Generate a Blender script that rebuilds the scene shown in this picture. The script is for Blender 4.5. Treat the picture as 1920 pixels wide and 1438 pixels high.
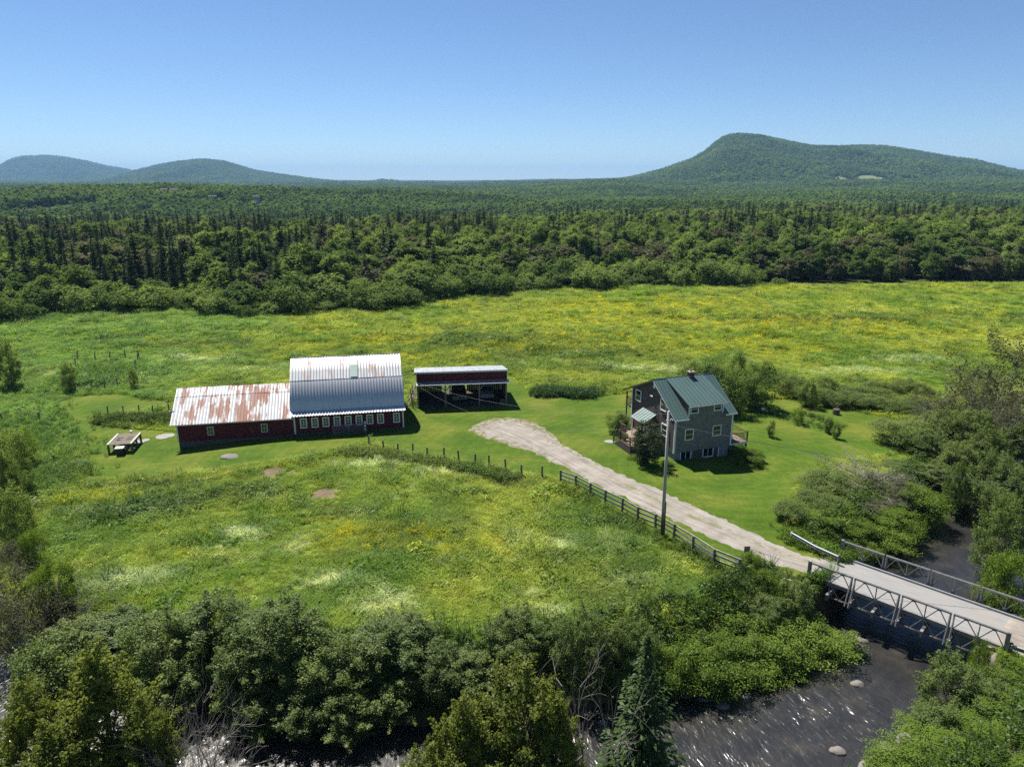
import bpy, math, random
import numpy as np
from mathutils import Vector, Matrix

for o in list(bpy.data.objects):
    bpy.data.objects.remove(o, do_unlink=True)
scene = bpy.context.scene
COL = scene.collection
R = math.radians
rng = np.random.default_rng(7)
random.seed(7)

# ------------------------------------------------------------------ camera
CAM_H = 27.5
FOC = 1333.0                      # focal length in pixels of a 1920 px wide picture
PITCH = math.atan((719 - 335) / FOC)
cam = bpy.data.cameras.new('camera')
cam.sensor_fit = 'HORIZONTAL'
cam.sensor_width = 36.0
cam.lens = 36.0 * FOC / 1920.0
cam.clip_start = 0.5
cam.clip_end = 40000
camo = bpy.data.objects.new('camera', cam)
COL.objects.link(camo)
camo.location = (0, 0, CAM_H)
camo.rotation_euler = (math.pi / 2 - PITCH, 0, 0)
scene.camera = camo

# ------------------------------------------------------------------ sky and sun
SUN_EL = 57.0
SUN_AZ = 33.0                     # degrees left of the view direction (+Y)
world = bpy.data.worlds.new('World')
scene.world = world
world.use_nodes = True
wn = world.node_tree.nodes
wl = world.node_tree.links
for n in list(wn):
    wn.remove(n)
sky = wn.new('ShaderNodeTexSky')
sky.sky_type = 'NISHITA'
sky.sun_disc = False
sky.sun_elevation = R(SUN_EL)
sky.sun_rotation = R(-SUN_AZ)
sky.altitude = 2500
sky.air_density = 1.0
sky.dust_density = 0.0
sky.ozone_density = 6.5
bg = wn.new('ShaderNodeBackground')
bg.inputs['Strength'].default_value = 0.062
wo = wn.new('ShaderNodeOutputWorld')
wl.new(sky.outputs[0], bg.inputs['Color'])
wl.new(bg.outputs[0], wo.inputs['Surface'])

sd = bpy.data.lights.new('sun', 'SUN')
sd.energy = 5.0
sd.angle = R(0.53)
sd.color = (1.0, 0.95, 0.86)
suno = bpy.data.objects.new('sun', sd)
COL.objects.link(suno)
sun_dir = Vector((-math.sin(R(SUN_AZ)) * math.cos(R(SUN_EL)), math.cos(R(SUN_AZ)) * math.cos(R(SUN_EL)), math.sin(R(SUN_EL))))
suno.rotation_euler = sun_dir.to_track_quat('Z', 'Y').to_euler()
suno.location = (-60, 100, 160)

scene.view_settings.view_transform = 'Standard'
scene.view_settings.look = 'None'
scene.view_settings.exposure = 0.9
scene.view_settings.gamma = 1.0
scene.view_settings.use_curve_mapping = False
scene.render.engine = 'CYCLES'
cy = scene.cycles
cy.use_denoising = False
cy.max_bounces = 6
cy.diffuse_bounces = 3
cy.glossy_bounces = 3
cy.transmission_bounces = 4
cy.volume_bounces = 0
cy.sample_clamp_indirect = 4.0
cy.caustics_reflective = False
cy.caustics_refractive = False

# ------------------------------------------------------------------ helpers: pixels of the photograph to places
_c, _s = math.cos(PITCH), math.sin(PITCH)


def ray(px, py):
    u = (px - 960) / FOC
    v = (py - 719) / FOC
    return (u, _c - v * _s, -_s - v * _c)


def at(px, py, z=0.0):            # the point of the level z seen at a pixel
    d = ray(px, py)
    t = (z - CAM_H) / d[2]
    return (d[0] * t, d[1] * t)


def far(px, py, Y):               # the point at distance Y seen at a pixel
    d = ray(px, py)
    t = Y / d[1]
    return (d[0] * t, Y, CAM_H + d[2] * t)


# ------------------------------------------------------------------ helpers: noise and distances
def vnoise(x, y, seed=0):
    x = np.asarray(x, float) + seed * 17.13
    y = np.asarray(y, float) - seed * 9.71
    xi = np.floor(x).astype(np.int64)
    yi = np.floor(y).astype(np.int64)
    fx = x - xi
    fy = y - yi
    fx = fx * fx * (3 - 2 * fx)
    fy = fy * fy * (3 - 2 * fy)

    def h(a, b):
        n = (a * 374761393 + b * 668265263 + seed * 1442695041) & 0x7fffffff
        n = ((n ^ (n >> 13)) * 1274126177) & 0x7fffffff
        return ((n ^ (n >> 16)) & 0xffff) / 65535.0
    a = h(xi, yi)
    b = h(xi + 1, yi)
    c = h(xi, yi + 1)
    d = h(xi + 1, yi + 1)
    return (a * (1 - fx) + b * fx) * (1 - fy) + (c * (1 - fx) + d * fx) * fy


def fbm(x, y, seed=0, oct=4):
    t = 0
    a = 0.5
    s = 0
    for i in range(oct):
        t = t + a * vnoise(np.asarray(x) * 2 ** i, np.asarray(y) * 2 ** i, seed + i)
        s += a
        a *= 0.5
    return t / s


def sstep(a, b, x):
    t = np.clip((np.asarray(x, float) - a) / (b - a), 0, 1)
    return t * t * (3 - 2 * t)


def line_dist(x, y, pts):         # distance to a polyline and the arc position of the nearest point
    x = np.asarray(x, float)
    y = np.asarray(y, float)
    best = np.full(x.shape, 1e18)
    bs = np.zeros(x.shape)
    s0 = 0.0
    for (ax, ay), (bx, by) in zip(pts[:-1], pts[1:]):
        dx, dy = bx - ax, by - ay
        L2 = dx * dx + dy * dy
        L = math.sqrt(L2)
        t = np.clip(((x - ax) * dx + (y - ay) * dy) / L2, 0, 1)
        d = (x - ax - t * dx) ** 2 + (y - ay - t * dy) ** 2
        m = d < best
        best = np.where(m, d, best)
        bs = np.where(m, s0 + t * L, bs)
        s0 += L
    return np.sqrt(best), bs


def poly_sd(x, y, pts):           # signed distance to a closed outline, positive inside
    d, _ = line_dist(x, y, list(pts) + [pts[0]])
    inside = np.zeros(np.shape(x), bool)
    n = len(pts)
    for i in range(n):
        ax, ay = pts[i]
        bx, by = pts[(i + 1) % n]
        cond = (ay > y) != (by > y)
        with np.errstate(divide='ignore', invalid='ignore'):
            xi = (bx - ax) * (y - ay) / (by - ay + 1e-12) + ax
        inside ^= cond & (x < xi)
    return np.where(inside, d, -d)


def smooth_line(pts, n=2):
    pts = [tuple(p) for p in pts]
    for _ in range(n):
        q = [pts[0]]
        for a, b in zip(pts[:-1], pts[1:]):
            q.append(tuple(0.75 * u + 0.25 * v for u, v in zip(a, b)))
            q.append(tuple(0.25 * u + 0.75 * v for u, v in zip(a, b)))
        q.append(pts[-1])
        pts = q
    return pts


# ------------------------------------------------------------------ helpers: meshes and tags
def np_mesh(name, verts, faces, mat=None, smooth=False, attr=None):
    """verts (n,3); faces (m,3 or 4) array of indices; attr {name: per-face floats}"""
    verts = np.ascontiguousarray(verts, np.float32)
    faces = np.ascontiguousarray(faces, np.int32)
    me = bpy.data.meshes.new(name)
    k = faces.shape[1]
    me.vertices.add(len(verts))
    me.vertices.foreach_set('co', verts.ravel())
    me.loops.add(faces.size)
    me.loops.foreach_set('vertex_index', faces.ravel())
    me.polygons.add(len(faces))
    me.polygons.foreach_set('loop_start', np.arange(0, faces.size, k, dtype=np.int32))
    if smooth:
        me.polygons.foreach_set('use_smooth', np.ones(len(faces), bool))
    me.update(calc_edges=True)
    if attr:
        for an, av in attr.items():
            a = me.attributes.new(an, 'FLOAT', 'FACE')
            a.data.foreach_set('value', np.ascontiguousarray(av, np.float32))
    if mat:
        me.materials.append(mat)
    return me


def tag(o, label=None, cat=None, group=None, kind=None):
    if label:
        o['label'] = label
    if cat:
        o['category'] = cat
    if group:
        o['group'] = group
    if kind:
        o['kind'] = kind
    return o


def link(name, me, parent=None):
    o = bpy.data.objects.new(name, me)
    COL.objects.link(o)
    o.parent = parent
    return o


def empty(name, loc, rz=0.0):
    o = bpy.data.objects.new(name, None)
    COL.objects.link(o)
    o.location = loc
    o.rotation_euler = (0, 0, rz)
    o.empty_display_size = 0.3
    return o


class MB:
    """collects shapes, then links them as one mesh object"""

    def __init__(self):
        self.v = []
        self.f = []

    def add(self, vs, fs):
        b = len(self.v)
        self.v += [tuple(p) for p in vs]
        self.f += [tuple(i + b for i in f) for f in fs]
        return self

    def box(self, x0, x1, y0, y1, z0, z1):
        return self.add([(x0, y0, z0), (x1, y0, z0), (x1, y1, z0), (x0, y1, z0), (x0, y0, z1), (x1, y0, z1), (x1, y1, z1), (x0, y1, z1)],
                        [(0, 3, 2, 1), (4, 5, 6, 7), (0, 1, 5, 4), (1, 2, 6, 5), (2, 3, 7, 6), (3, 0, 4, 7)])

    def beam(self, p, q, w, h=None, up=(0, 0, 1)):
        h = h or w
        p = Vector(p)
        q = Vector(q)
        d = (q - p).normalized()
        up = Vector(up)
        if abs(d.dot(up)) > 0.98:
            up = Vector((0, 1, 0))
        a = d.cross(up).normalized() * w / 2
        b = a.cross(d).normalized() * h / 2
        vs = [p - a - b, p + a - b, p + a + b, p - a + b, q - a - b, q + a - b, q + a + b, q - a + b]
        return self.add(vs, [(0, 3, 2, 1), (4, 5, 6, 7), (0, 1, 5, 4), (1, 2, 6, 5), (2, 3, 7, 6), (3, 0, 4, 7)])

    def tube(self, pts, rad, n=6, cap=True):
        pts = [Vector(p) for p in pts]
        if not hasattr(rad, '__len__'):
            rad = [rad] * len(pts)
        b = len(self.v)
        for i, p in enumerate(pts):
            d = (pts[min(i + 1, len(pts) - 1)] - pts[max(i - 1, 0)]).normalized()
            ref = Vector((0, 0, 1)) if abs(d.z) < 0.9 else Vector((1, 0, 0))
            a = d.cross(ref).normalized()
            c = a.cross(d).normalized()
            for k in range(n):
                t = 2 * math.pi * k / n
                self.v.append(tuple(p + (a * math.cos(t) + c * math.sin(t)) * rad[i]))
        for i in range(len(pts) - 1):
            for k in range(n):
                k2 = (k + 1) % n
                self.f.append((b + i * n + k, b + i * n + k2, b + (i + 1) * n + k2, b + (i + 1) * n + k))
        if cap:
            self.f.append(tuple(b + k for k in range(n))[::-1])
            self.f.append(tuple(b + (len(pts) - 1) * n + k for k in range(n)))
        return self

    def prism(self, prof, axis, a0, a1):
        """outline prof (pairs) pushed along an axis: 'x' prof=(y,z); 'y' prof=(x,z); 'z' prof=(x,y)"""
        def pt(p, a):
            return {'x': (a, p[0], p[1]), 'y': (p[0], a, p[1]), 'z': (p[0], p[1], a)}[axis]
        n = len(prof)
        vs = [pt(p, a0) for p in prof] + [pt(p, a1) for p in prof]
        fs = [tuple(range(n))[::-1], tuple(range(n, 2 * n))] + [(i, (i + 1) % n, n + (i + 1) % n, n + i) for i in range(n)]
        return self.add(vs, fs)

    def slab(self, a, b, c, d, t):
        """four corners (anticlockwise from above), thickness t below"""
        a, b, c, d = (Vector(p) for p in (a, b, c, d))
        n = (b - a).cross(d - a).normalized() * t
        vs = [a, b, c, d, a - n, b - n, c - n, d - n]
        return self.add(vs, [(0, 1, 2, 3), (7, 6, 5, 4), (0, 4, 5, 1), (1, 5, 6, 2), (2, 6, 7, 3), (3, 7, 4, 0)])

    def mesh(self, name, mat, smooth=False):
        me = bpy.data.meshes.new(name)
        me.from_pydata(self.v, [], self.f)
        if mat:
            me.materials.append(mat)
        if smooth:
            for p in me.polygons:
                p.use_smooth = True
        me.update()
        return me

    def build(self, name, mat, parent=None, smooth=False, fix=True):
        me = self.mesh(name, mat, smooth)
        if fix:
            import bmesh
            bm = bmesh.new()
            bm.from_mesh(me)
            bmesh.ops.recalc_face_normals(bm, faces=bm.faces)
            bm.to_mesh(me)
            bm.free()
        return link(name, me, parent)


# ------------------------------------------------------------------ materials
class NT:
    def __init__(self, name):
        self.m = bpy.data.materials.new(name)
        self.m.use_nodes = True
        self.t = self.m.node_tree
        for n in list(self.t.nodes):
            self.t.nodes.remove(n)
        self.out = self.n('OutputMaterial')

    def n(self, kind, **kw):
        x = self.t.nodes.new('ShaderNode' + kind)
        for k, v in kw.items():
            setattr(x, k, v)
        return x

    def l(self, a, b):
        self.t.links.new(a, b)

    def val(self, sock, v):
        if hasattr(v, 'is_output'):
            self.l(v, sock)
        else:
            sock.default_value = v

    def math(self, op, a, b=0.0, clamp=False):
        x = self.n('Math', operation=op)
        x.use_clamp = clamp
        self.val(x.inputs[0], a)
        self.val(x.inputs[1], b)
        return x.outputs[0]

    def mix(self, f, a, b, blend='MIX'):
        x = self.n('Mix', data_type='RGBA', blend_type=blend)
        self.val(x.inputs[0], f)
        self.val(x.inputs[6], a if hasattr(a, 'is_output') else (*a, 1)[:4])
        self.val(x.inputs[7], b if hasattr(b, 'is_output') else (*b, 1)[:4])
        return x.outputs[2]

    def coord(self, kind='Object', scale=(1, 1, 1), rot=(0, 0, 0)):
        c = self.n('TexCoord')
        m = self.n('Mapping')
        m.inputs['Scale'].default_value = scale
        m.inputs['Rotation'].default_value = rot
        self.l(c.outputs[kind], m.inputs['Vector'])
        return m.outputs[0]

    def wcoord(self, scale=(1, 1, 1)):
        g = self.n('NewGeometry')
        m = self.n('Mapping')
        m.inputs['Scale'].default_value = scale
        self.l(g.outputs['Position'], m.inputs['Vector'])
        return m.outputs[0]

    def noise(self, vec, scale, detail=4, rough=0.55, dist=0.0):
        x = self.n('TexNoise')
        self.l(vec, x.inputs['Vector'])
        x.inputs['Scale'].default_value = scale
        x.inputs['Detail'].default_value = detail
        x.inputs['Roughness'].default_value = rough
        x.inputs['Distortion'].default_value = dist
        return x.outputs[0]

    def ramp(self, f, stops):
        x = self.n('ValToRGB')
        el = x.color_ramp.elements
        while len(el) < len(stops):
            el.new(0.5)
        for e, (p, c) in zip(el, stops):
            e.position = p
            e.color = (*c, 1) if len(c) == 3 else c
        self.l(f, x.inputs[0])
        return x.outputs[0]

    def step(self, f, a, b):
        x = self.n('MapRange')
        x.interpolation_type = 'SMOOTHSTEP'
        self.val(x.inputs[0], f)
        x.inputs[1].default_value = a
        x.inputs[2].default_value = b
        return x.outputs[0]

    def bump(self, h, strength, dist=0.02, normal=None):
        x = self.n('Bump')
        x.inputs['Strength'].default_value = strength
        x.inputs['Distance'].default_value = dist
        self.l(h, x.inputs['Height'])
        if normal is not None:
            self.l(normal, x.inputs['Normal'])
        return x.outputs[0]

    def pbr(self, color, rough=0.7, metal=0.0, normal=None, spec=0.4):
        b = self.n('BsdfPrincipled')
        self.val(b.inputs['Base Color'], color if hasattr(color, 'is_output') else (*color, 1)[:4])
        self.val(b.inputs['Roughness'], rough)
        self.val(b.inputs['Metallic'], metal)
        b.inputs['Specular IOR Level'].default_value = spec
        if normal is not None:
            self.l(normal, b.inputs['Normal'])
        self.l(b.outputs[0], self.out.inputs['Surface'])
        return b


def leaf_mat(name, dark, light, transl=0.4, gloss=0.05, inst=False, own=0.4, patch=False):
    m = NT(name)
    lv = m.n('Attribute', attribute_name='lv').outputs['Fac']
    oi = m.n('ObjectInfo')
    f = m.math('ADD', m.math('MULTIPLY', lv, 1.0 - own), m.math('MULTIPLY', oi.outputs['Random'], own))
    c = m.mix(f, dark, light)
    if patch:                     # stands of different trees on the slopes
        pn = m.n('Mapping')
        pn.inputs['Scale'].default_value = (0.004, 0.004, 0.009)
        m.l(oi.outputs['Location'], pn.inputs['Vector'])
        c = m.mix(1.0, c, m.ramp(m.noise(pn.outputs[0], 1.0, 4, 0.6), [(0.3, (0.55, 0.62, 0.7)), (0.5, (1, 1, 1)), (0.7, (1.35, 1.28, 1.1))]), 'MULTIPLY')
    if inst:
        a = m.n('Attribute', attribute_name='icol', attribute_type='INSTANCER').outputs['Color']
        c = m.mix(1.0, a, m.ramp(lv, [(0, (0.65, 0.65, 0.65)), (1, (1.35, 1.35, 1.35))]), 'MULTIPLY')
    d = m.n('BsdfDiffuse')
    t = m.n('BsdfTranslucent')
    g = m.n('BsdfGlossy')
    g.inputs['Roughness'].default_value = 0.45
    g.inputs['Color'].default_value = (1, 1, 1, 1)
    m.l(c, d.inputs['Color'])
    tc = m.mix(1.0, c, (1.25, 1.25, 0.55), 'MULTIPLY')
    m.l(tc, t.inputs['Color'])
    a = m.n('MixShader')
    a.inputs[0].default_value = transl
    m.l(d.outputs[0], a.inputs[1])
    m.l(t.outputs[0], a.inputs[2])
    b = m.n('MixShader')
    b.inputs[0].default_value = gloss
    m.l(a.outputs[0], b.inputs[1])
    m.l(g.outputs[0], b.inputs[2])
    m.l(b.outputs[0], m.out.inputs['Surface'])
    return m.m


def plain(name, col, rough=0.7, metal=0.0, var=0.25, scale=3.0, spec=0.4):
    m = NT(name)
    n = m.noise(m.coord(), scale, 5, 0.6)
    k = m.ramp(n, [(0.25, tuple(c * (1 - var) for c in col)), (0.75, tuple(min(1, c * (1 + var)) for c in col))])
    m.pbr(k, rough, metal, spec=spec)
    return m.m


M = {}
M['leaf_alder'] = leaf_mat('leaf_alder', (0.07, 0.115, 0.034), (0.23, 0.295, 0.09), 0.5, 0.01)
M['leaf_bright'] = leaf_mat('leaf_bright', (0.085, 0.145, 0.02), (0.22, 0.31, 0.05), 0.5, 0.008)
M['leaf_cedar'] = leaf_mat('leaf_cedar', (0.065, 0.09, 0.02), (0.23, 0.265, 0.055), 0.48, 0.006)
M['leaf_spruce'] = leaf_mat('leaf_spruce', (0.024, 0.048, 0.015), (0.078, 0.122, 0.038), 0.25, 0.006)
M['leaf_dark_spruce'] = leaf_mat('leaf_dark_spruce', (0.02, 0.041, 0.02), (0.066, 0.1, 0.045), 0.22, 0.006)
M['leaf_greyed'] = leaf_mat('leaf_greyed', (0.06, 0.068, 0.036), (0.17, 0.175, 0.095), 0.45, 0.006)
M['leaf_wood'] = leaf_mat('leaf_wood', (0.06, 0.115, 0.034), (0.235, 0.305, 0.095), 0.5, 0.0, own=0.75)
M['leaf_far'] = leaf_mat('leaf_far', (0.05, 0.1, 0.03), (0.17, 0.245, 0.07), 0.38, 0.0, own=0.75, patch=True)
M['grass_blade'] = leaf_mat('grass_blade', (0.05, 0.1, 0.02), (0.1, 0.2, 0.04), 0.45, 0.008, inst=True)
M['leaf_lilac'] = leaf_mat('leaf_lilac', (0.022, 0.04, 0.016), (0.075, 0.105, 0.045), 0.3, 0.01)
M['bark'] = plain('bark', (0.085, 0.07, 0.055), 0.9, var=0.4)
M['dead_wood'] = plain('dead_wood', (0.24, 0.21, 0.19), 0.9, var=0.3)
M['grey_wood'] = plain('grey_wood', (0.19, 0.165, 0.145), 0.85, var=0.4, scale=6)
M['post_wood'] = plain('post_wood', (0.15, 0.125, 0.105), 0.9, var=0.4, scale=6)
M['rail_wood'] = plain('rail_wood', (0.46, 0.41, 0.37), 0.85, var=0.4, scale=5)
M['white_trim'] = plain('white_trim', (0.68, 0.69, 0.68), 0.6, var=0.1)
M['steel'] = plain('steel', (0.27, 0.26, 0.25), 0.55, 0.5, var=0.3, scale=4)
M['galvanised'] = plain('galvanised', (0.27, 0.28, 0.29), 0.6, 0.3, var=0.15, scale=3)
M['wire'] = plain('wire', (0.14, 0.14, 0.14), 0.6, 0.2)
M['old_concrete'] = plain('old_concrete', (0.085, 0.08, 0.075), 0.9, var=0.3)
M['concrete'] = plain('concrete', (0.26, 0.25, 0.235), 0.9, var=0.2)
M['foundation'] = plain('foundation', (0.23, 0.235, 0.23), 0.9, var=0.15)
M['stone'] = plain('stone', (0.17, 0.155, 0.14), 0.9, var=0.35, scale=2)
M['brick_dark'] = plain('brick_dark', (0.1, 0.062, 0.052), 0.9, var=0.4, scale=8)
M['deck_wood'] = plain('deck_wood', (0.26, 0.185, 0.145), 0.8, var=0.3, scale=5)
M['deck_dark'] = plain('deck_dark', (0.085, 0.065, 0.052), 0.85, var=0.3, scale=5)
M['dirt'] = plain('dirt', (0.06, 0.048, 0.038), 0.95, var=0.3, scale=2)
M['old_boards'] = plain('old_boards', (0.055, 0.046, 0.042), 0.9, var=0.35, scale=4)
M['black'] = plain('black', (0.02, 0.02, 0.022), 0.5)
M['tyre'] = plain('tyre', (0.02, 0.02, 0.02), 0.9)
M['terracotta'] = plain('terracotta', (0.3, 0.12, 0.07), 0.8)
M['car_black'] = plain('car_black', (0.012, 0.013, 0.016), 0.2, 0.1, var=0.05)
M['car_pale'] = plain('car_pale', (0.3, 0.31, 0.31), 0.25, 0.2, var=0.05)
M['chrome'] = plain('chrome', (0.6, 0.6, 0.6), 0.25, 0.9, var=0.05)
M['far_white'] = plain('far_white', (0.4, 0.4, 0.39), 0.7, var=0.1)
M['white_paint'] = plain('white_paint', (0.7, 0.7, 0.69), 0.5, var=0.06)


def mk_glass():
    m = NT('window_glass')
    n = m.noise(m.coord(), 1.5, 2)
    m.pbr((0.012, 0.015, 0.018), 0.06, 0.0, m.bump(n, 0.15, 0.05), spec=0.8)
    return m.m


M['glass'] = mk_glass()


def mk_red_boards(name='red_boards', col=(0.1, 0.013, 0.016)):
    m = NT(name)
    co = m.coord()
    sep = m.n('SeparateXYZ')
    m.l(co, sep.inputs[0])
    ax = m.math('ADD', sep.outputs[0], sep.outputs[1])
    wob = m.noise(m.coord(scale=(5, 5, 0.35)), 1.0, 4)
    big = m.noise(co, 0.6, 4)
    fr = m.math('FRACT', m.math('MULTIPLY', ax, 4.2))
    gap = m.step(fr, 0.0, 0.09)
    c = m.mix(wob, tuple(x * 0.6 for x in col), tuple(x * 1.35 for x in col))
    c = m.mix(m.step(big, 0.62, 0.8), c, (0.13, 0.06, 0.055))
    c = m.mix(m.math('SUBTRACT', 1.0, gap), c, (0.05, 0.01, 0.012))
    m.pbr(c, 0.75, 0, m.bump(gap, 0.6, 0.012), spec=0.3)
    return m.m


M['red_boards'] = mk_red_boards()
M['grey_boards'] = mk_red_boards('grey_boards', (0.2, 0.175, 0.16))


def mk_tin(name, rust_lo, rust_hi, rust_col, dirt=0.25, metal=0.55):
    m = NT(name)
    co = m.coord()
    streak = m.noise(m.coord(scale=(2.6, 0.22, 0.22)), 1.0, 5, 0.6)
    sheet = m.noise(m.coord(scale=(0.5, 0.3, 0.3)), 1.0, 4, 0.55)
    fine = m.noise(m.coord(scale=(6, 1.2, 1.2)), 1.0, 5, 0.7)
    r = m.math('ADD', m.math('MULTIPLY', sheet, 0.6), m.math('ADD', m.math('MULTIPLY', streak, 0.4), m.math('MULTIPLY', fine, 0.18)))
    rf = m.step(r, rust_lo, rust_hi)
    c = m.mix(m.math('MULTIPLY', m.step(streak, 0.45, 0.75), dirt), (0.5, 0.51, 0.52), (0.18, 0.18, 0.19))
    c = m.mix(m.math('MULTIPLY', m.step(fine, 0.5, 0.8), dirt), c, (0.3, 0.3, 0.3))
    rc = m.mix(fine, tuple(x * 0.75 for x in rust_col), tuple(min(1, x * 1.3) for x in rust_col))
    c = m.mix(m.math('MULTIPLY', rf, m.math('ADD', 0.35, m.math('MULTIPLY', m.noise(m.coord(scale=(1.1, 0.6, 0.6)), 1.0, 4, 0.6), 0.75))), c, rc)
    me = m.math('MULTIPLY', m.math('SUBTRACT', 1.0, rf), metal)
    ro = m.math('ADD', 0.42, m.math('MULTIPLY', rf, 0.4))
    m.pbr(c, ro, me, m.bump(fine, 0.1, 0.01))
    return m.m


M['tin_wing'] = mk_tin('tin_wing', 0.565, 0.63, (0.33, 0.125, 0.06), 0.3, 0.35)
M['tin_main'] = mk_tin('tin_main', 0.575, 0.74, (0.36, 0.2, 0.14), 0.6, 0.35)
M['tin_low'] = mk_tin('tin_low', 0.9, 1.0, (0.3, 0.15, 0.1), 0.2, 0.5)
M['tin_shed'] = mk_tin('tin_shed', 0.95, 1.1, (0.3, 0.15, 0.1), 0.5, 0.75)


def mk_shingle(name, col, grain=(7, 7, 1.2), var=0.5):
    m = NT(name)
    co = m.coord()
    v = m.n('TexVoronoi')
    mp = m.coord(scale=(6.0, 6.0, 6.4))
    m.l(mp, v.inputs['Vector'])
    v.inputs['Scale'].default_value = 1.0
    bw = m.n('SeparateColor')
    m.l(v.outputs['Color'], bw.inputs[0])
    g = m.noise(m.coord(scale=grain), 1.5, 4, 0.6)
    big = m.noise(co, 0.45, 3)
    f = m.math('ADD', m.math('MULTIPLY', bw.outputs[0], 0.5), m.math('MULTIPLY', g, 0.5))
    c = m.mix(f, tuple(x * (1 - var) for x in col), tuple(x * (1 + var) for x in col))
    c = m.mix(m.math('MULTIPLY', m.step(big, 0.5, 0.75), 0.4), c, tuple(x * y for x, y in zip(col, (1.25, 1.05, 0.8))))
    m.pbr(c, 0.85, 0, m.bump(f, 0.35, 0.01), spec=0.25)
    return m.m


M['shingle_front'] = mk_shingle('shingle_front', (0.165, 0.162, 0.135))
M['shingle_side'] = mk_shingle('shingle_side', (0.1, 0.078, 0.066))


def mk_green_roof():
    m = NT('green_metal')
    n = m.noise(m.coord(scale=(1, 0.3, 0.3)), 1.2, 4)
    c = m.mix(n, (0.055, 0.1, 0.096), (0.085, 0.14, 0.132))
    m.pbr(c, 0.42, 0.15, spec=0.45)
    return m.m


M['green_metal'] = mk_green_roof()


def mk_ground():
    m = NT('meadow_ground')
    col = m.n('Attribute', attribute_name='gcol').outputs['Color']
    w = m.wcoord()
    a = m.noise(w, 1.1, 6, 0.7)
    b = m.noise(w, 0.25, 4, 0.6)
    k = m.ramp(a, [(0.25, (0.55, 0.6, 0.5)), (0.5, (1, 1, 1)), (0.8, (1.5, 1.4, 1.25))])
    c = m.mix(1.0, col, k, 'MULTIPLY')
    k2 = m.ramp(b, [(0.3, (0.8, 0.85, 0.8)), (0.7, (1.2, 1.12, 1.0))])
    c = m.mix(1.0, c, k2, 'MULTIPLY')
    m.pbr(c, 0.95, 0, m.bump(a, 0.9, 0.35), spec=0.1)
    return m.m


M['ground'] = mk_ground()


def mk_lawn():
    m = NT('lawn_grass')
    w = m.wcoord()
    a = m.noise(w, 3.5, 6, 0.75)
    b = m.noise(w, 0.16, 4, 0.55)
    d = m.noise(m.wcoord((0.35, 1.6, 1)), 1.0, 3, 0.6)
    c = m.ramp(b, [(0.3, (0.041, 0.083, 0.008)), (0.48, (0.062, 0.107, 0.011)), (0.66, (0.112, 0.135, 0.021))])
    c = m.mix(1.0, c, m.ramp(a, [(0.25, (0.6, 0.65, 0.6)), (0.75, (1.4, 1.35, 1.3))]), 'MULTIPLY')
    c = m.mix(1.0, c, m.ramp(d, [(0.3, (0.86, 0.88, 0.86)), (0.7, (1.16, 1.13, 1.08))]), 'MULTIPLY')
    g_ = m.n('NewGeometry')
    vm = m.n('VectorMath', operation='DISTANCE')
    m.l(g_.outputs['Position'], vm.inputs[0])
    vm.inputs[1].default_value = (21.0, 64.0, 0.0)
    wv = m.math('SINE', m.math('ADD', m.math('MULTIPLY', vm.outputs['Value'], 5.2), m.math('MULTIPLY', b, 9.0)))
    c = m.mix(1.0, c, m.ramp(m.math('ADD', m.math('MULTIPLY', wv, 0.5), 0.5), [(0.3, (0.96, 0.965, 0.96)), (0.7, (1.045, 1.04, 1.03))]), 'MULTIPLY')   # mowing rounds
    dry = m.step(m.noise(w, 0.55, 5, 0.65), 0.58, 0.74)
    c = m.mix(m.math('MULTIPLY', dry, 0.5), c, (0.125, 0.125, 0.035))
    m.pbr(c, 0.95, 0, m.bump(a, 0.6, 0.06), spec=0.1)
    return m.m


M['lawn'] = mk_lawn()


def mk_gravel():
    m = NT('gravel')
    w = m.wcoord()
    a = m.noise(w, 9, 6, 0.8)
    b = m.noise(w, 0.5, 5, 0.6)
    t = m.noise(m.wcoord((1, 1, 1)), 0.22, 3, 0.6)
    c = m.ramp(b, [(0.3, (0.19, 0.168, 0.145)), (0.55, (0.26, 0.238, 0.212)), (0.75, (0.31, 0.286, 0.26))])
    c = m.mix(1.0, c, m.ramp(a, [(0.2, (0.65, 0.65, 0.65)), (0.8, (1.3, 1.3, 1.3))]), 'MULTIPLY')
    uv = m.n('TexCoord').outputs['UV']
    um = m.n('Mapping')
    um.inputs['Scale'].default_value = (0.16, 2.3, 1)
    m.l(uv, um.inputs['Vector'])
    c = m.mix(1.0, c, m.ramp(m.noise(um.outputs[0], 1.0, 4, 0.6), [(0.28, (0.72, 0.7, 0.68)), (0.5, (1.05, 1.04, 1.02)), (0.72, (1.28, 1.28, 1.28))]), 'MULTIPLY')
    sp = m.n('SeparateXYZ')
    m.l(uv, sp.inputs[0])
    mid = m.math('SUBTRACT', 1.0, m.step(m.math('ABSOLUTE', sp.outputs[1]), 0.1, 0.55))
    on = m.step(sp.outputs[0], 14.0, 22.0)
    strip = m.math('MULTIPLY', m.math('MULTIPLY', mid, on), m.step(m.noise(w, 0.8, 5, 0.7), 0.42, 0.62))
    c = m.mix(m.math('MULTIPLY', strip, 0.75), c, (0.13, 0.135, 0.04))
    ed = m.n('Attribute', attribute_name='edge').outputs['Fac']
    gr = m.step(m.math('SUBTRACT', m.noise(w, 1.7, 6, 0.75), m.math('MULTIPLY', ed, 0.16)), 0.36, 0.5)
    c = m.mix(gr, c, m.mix(a, (0.06, 0.09, 0.015), (0.17, 0.15, 0.05)))
    m.pbr(c, 0.95, 0, m.bump(a, 0.5, 0.03), spec=0.15)
    return m.m


M['gravel'] = mk_gravel()


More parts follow.
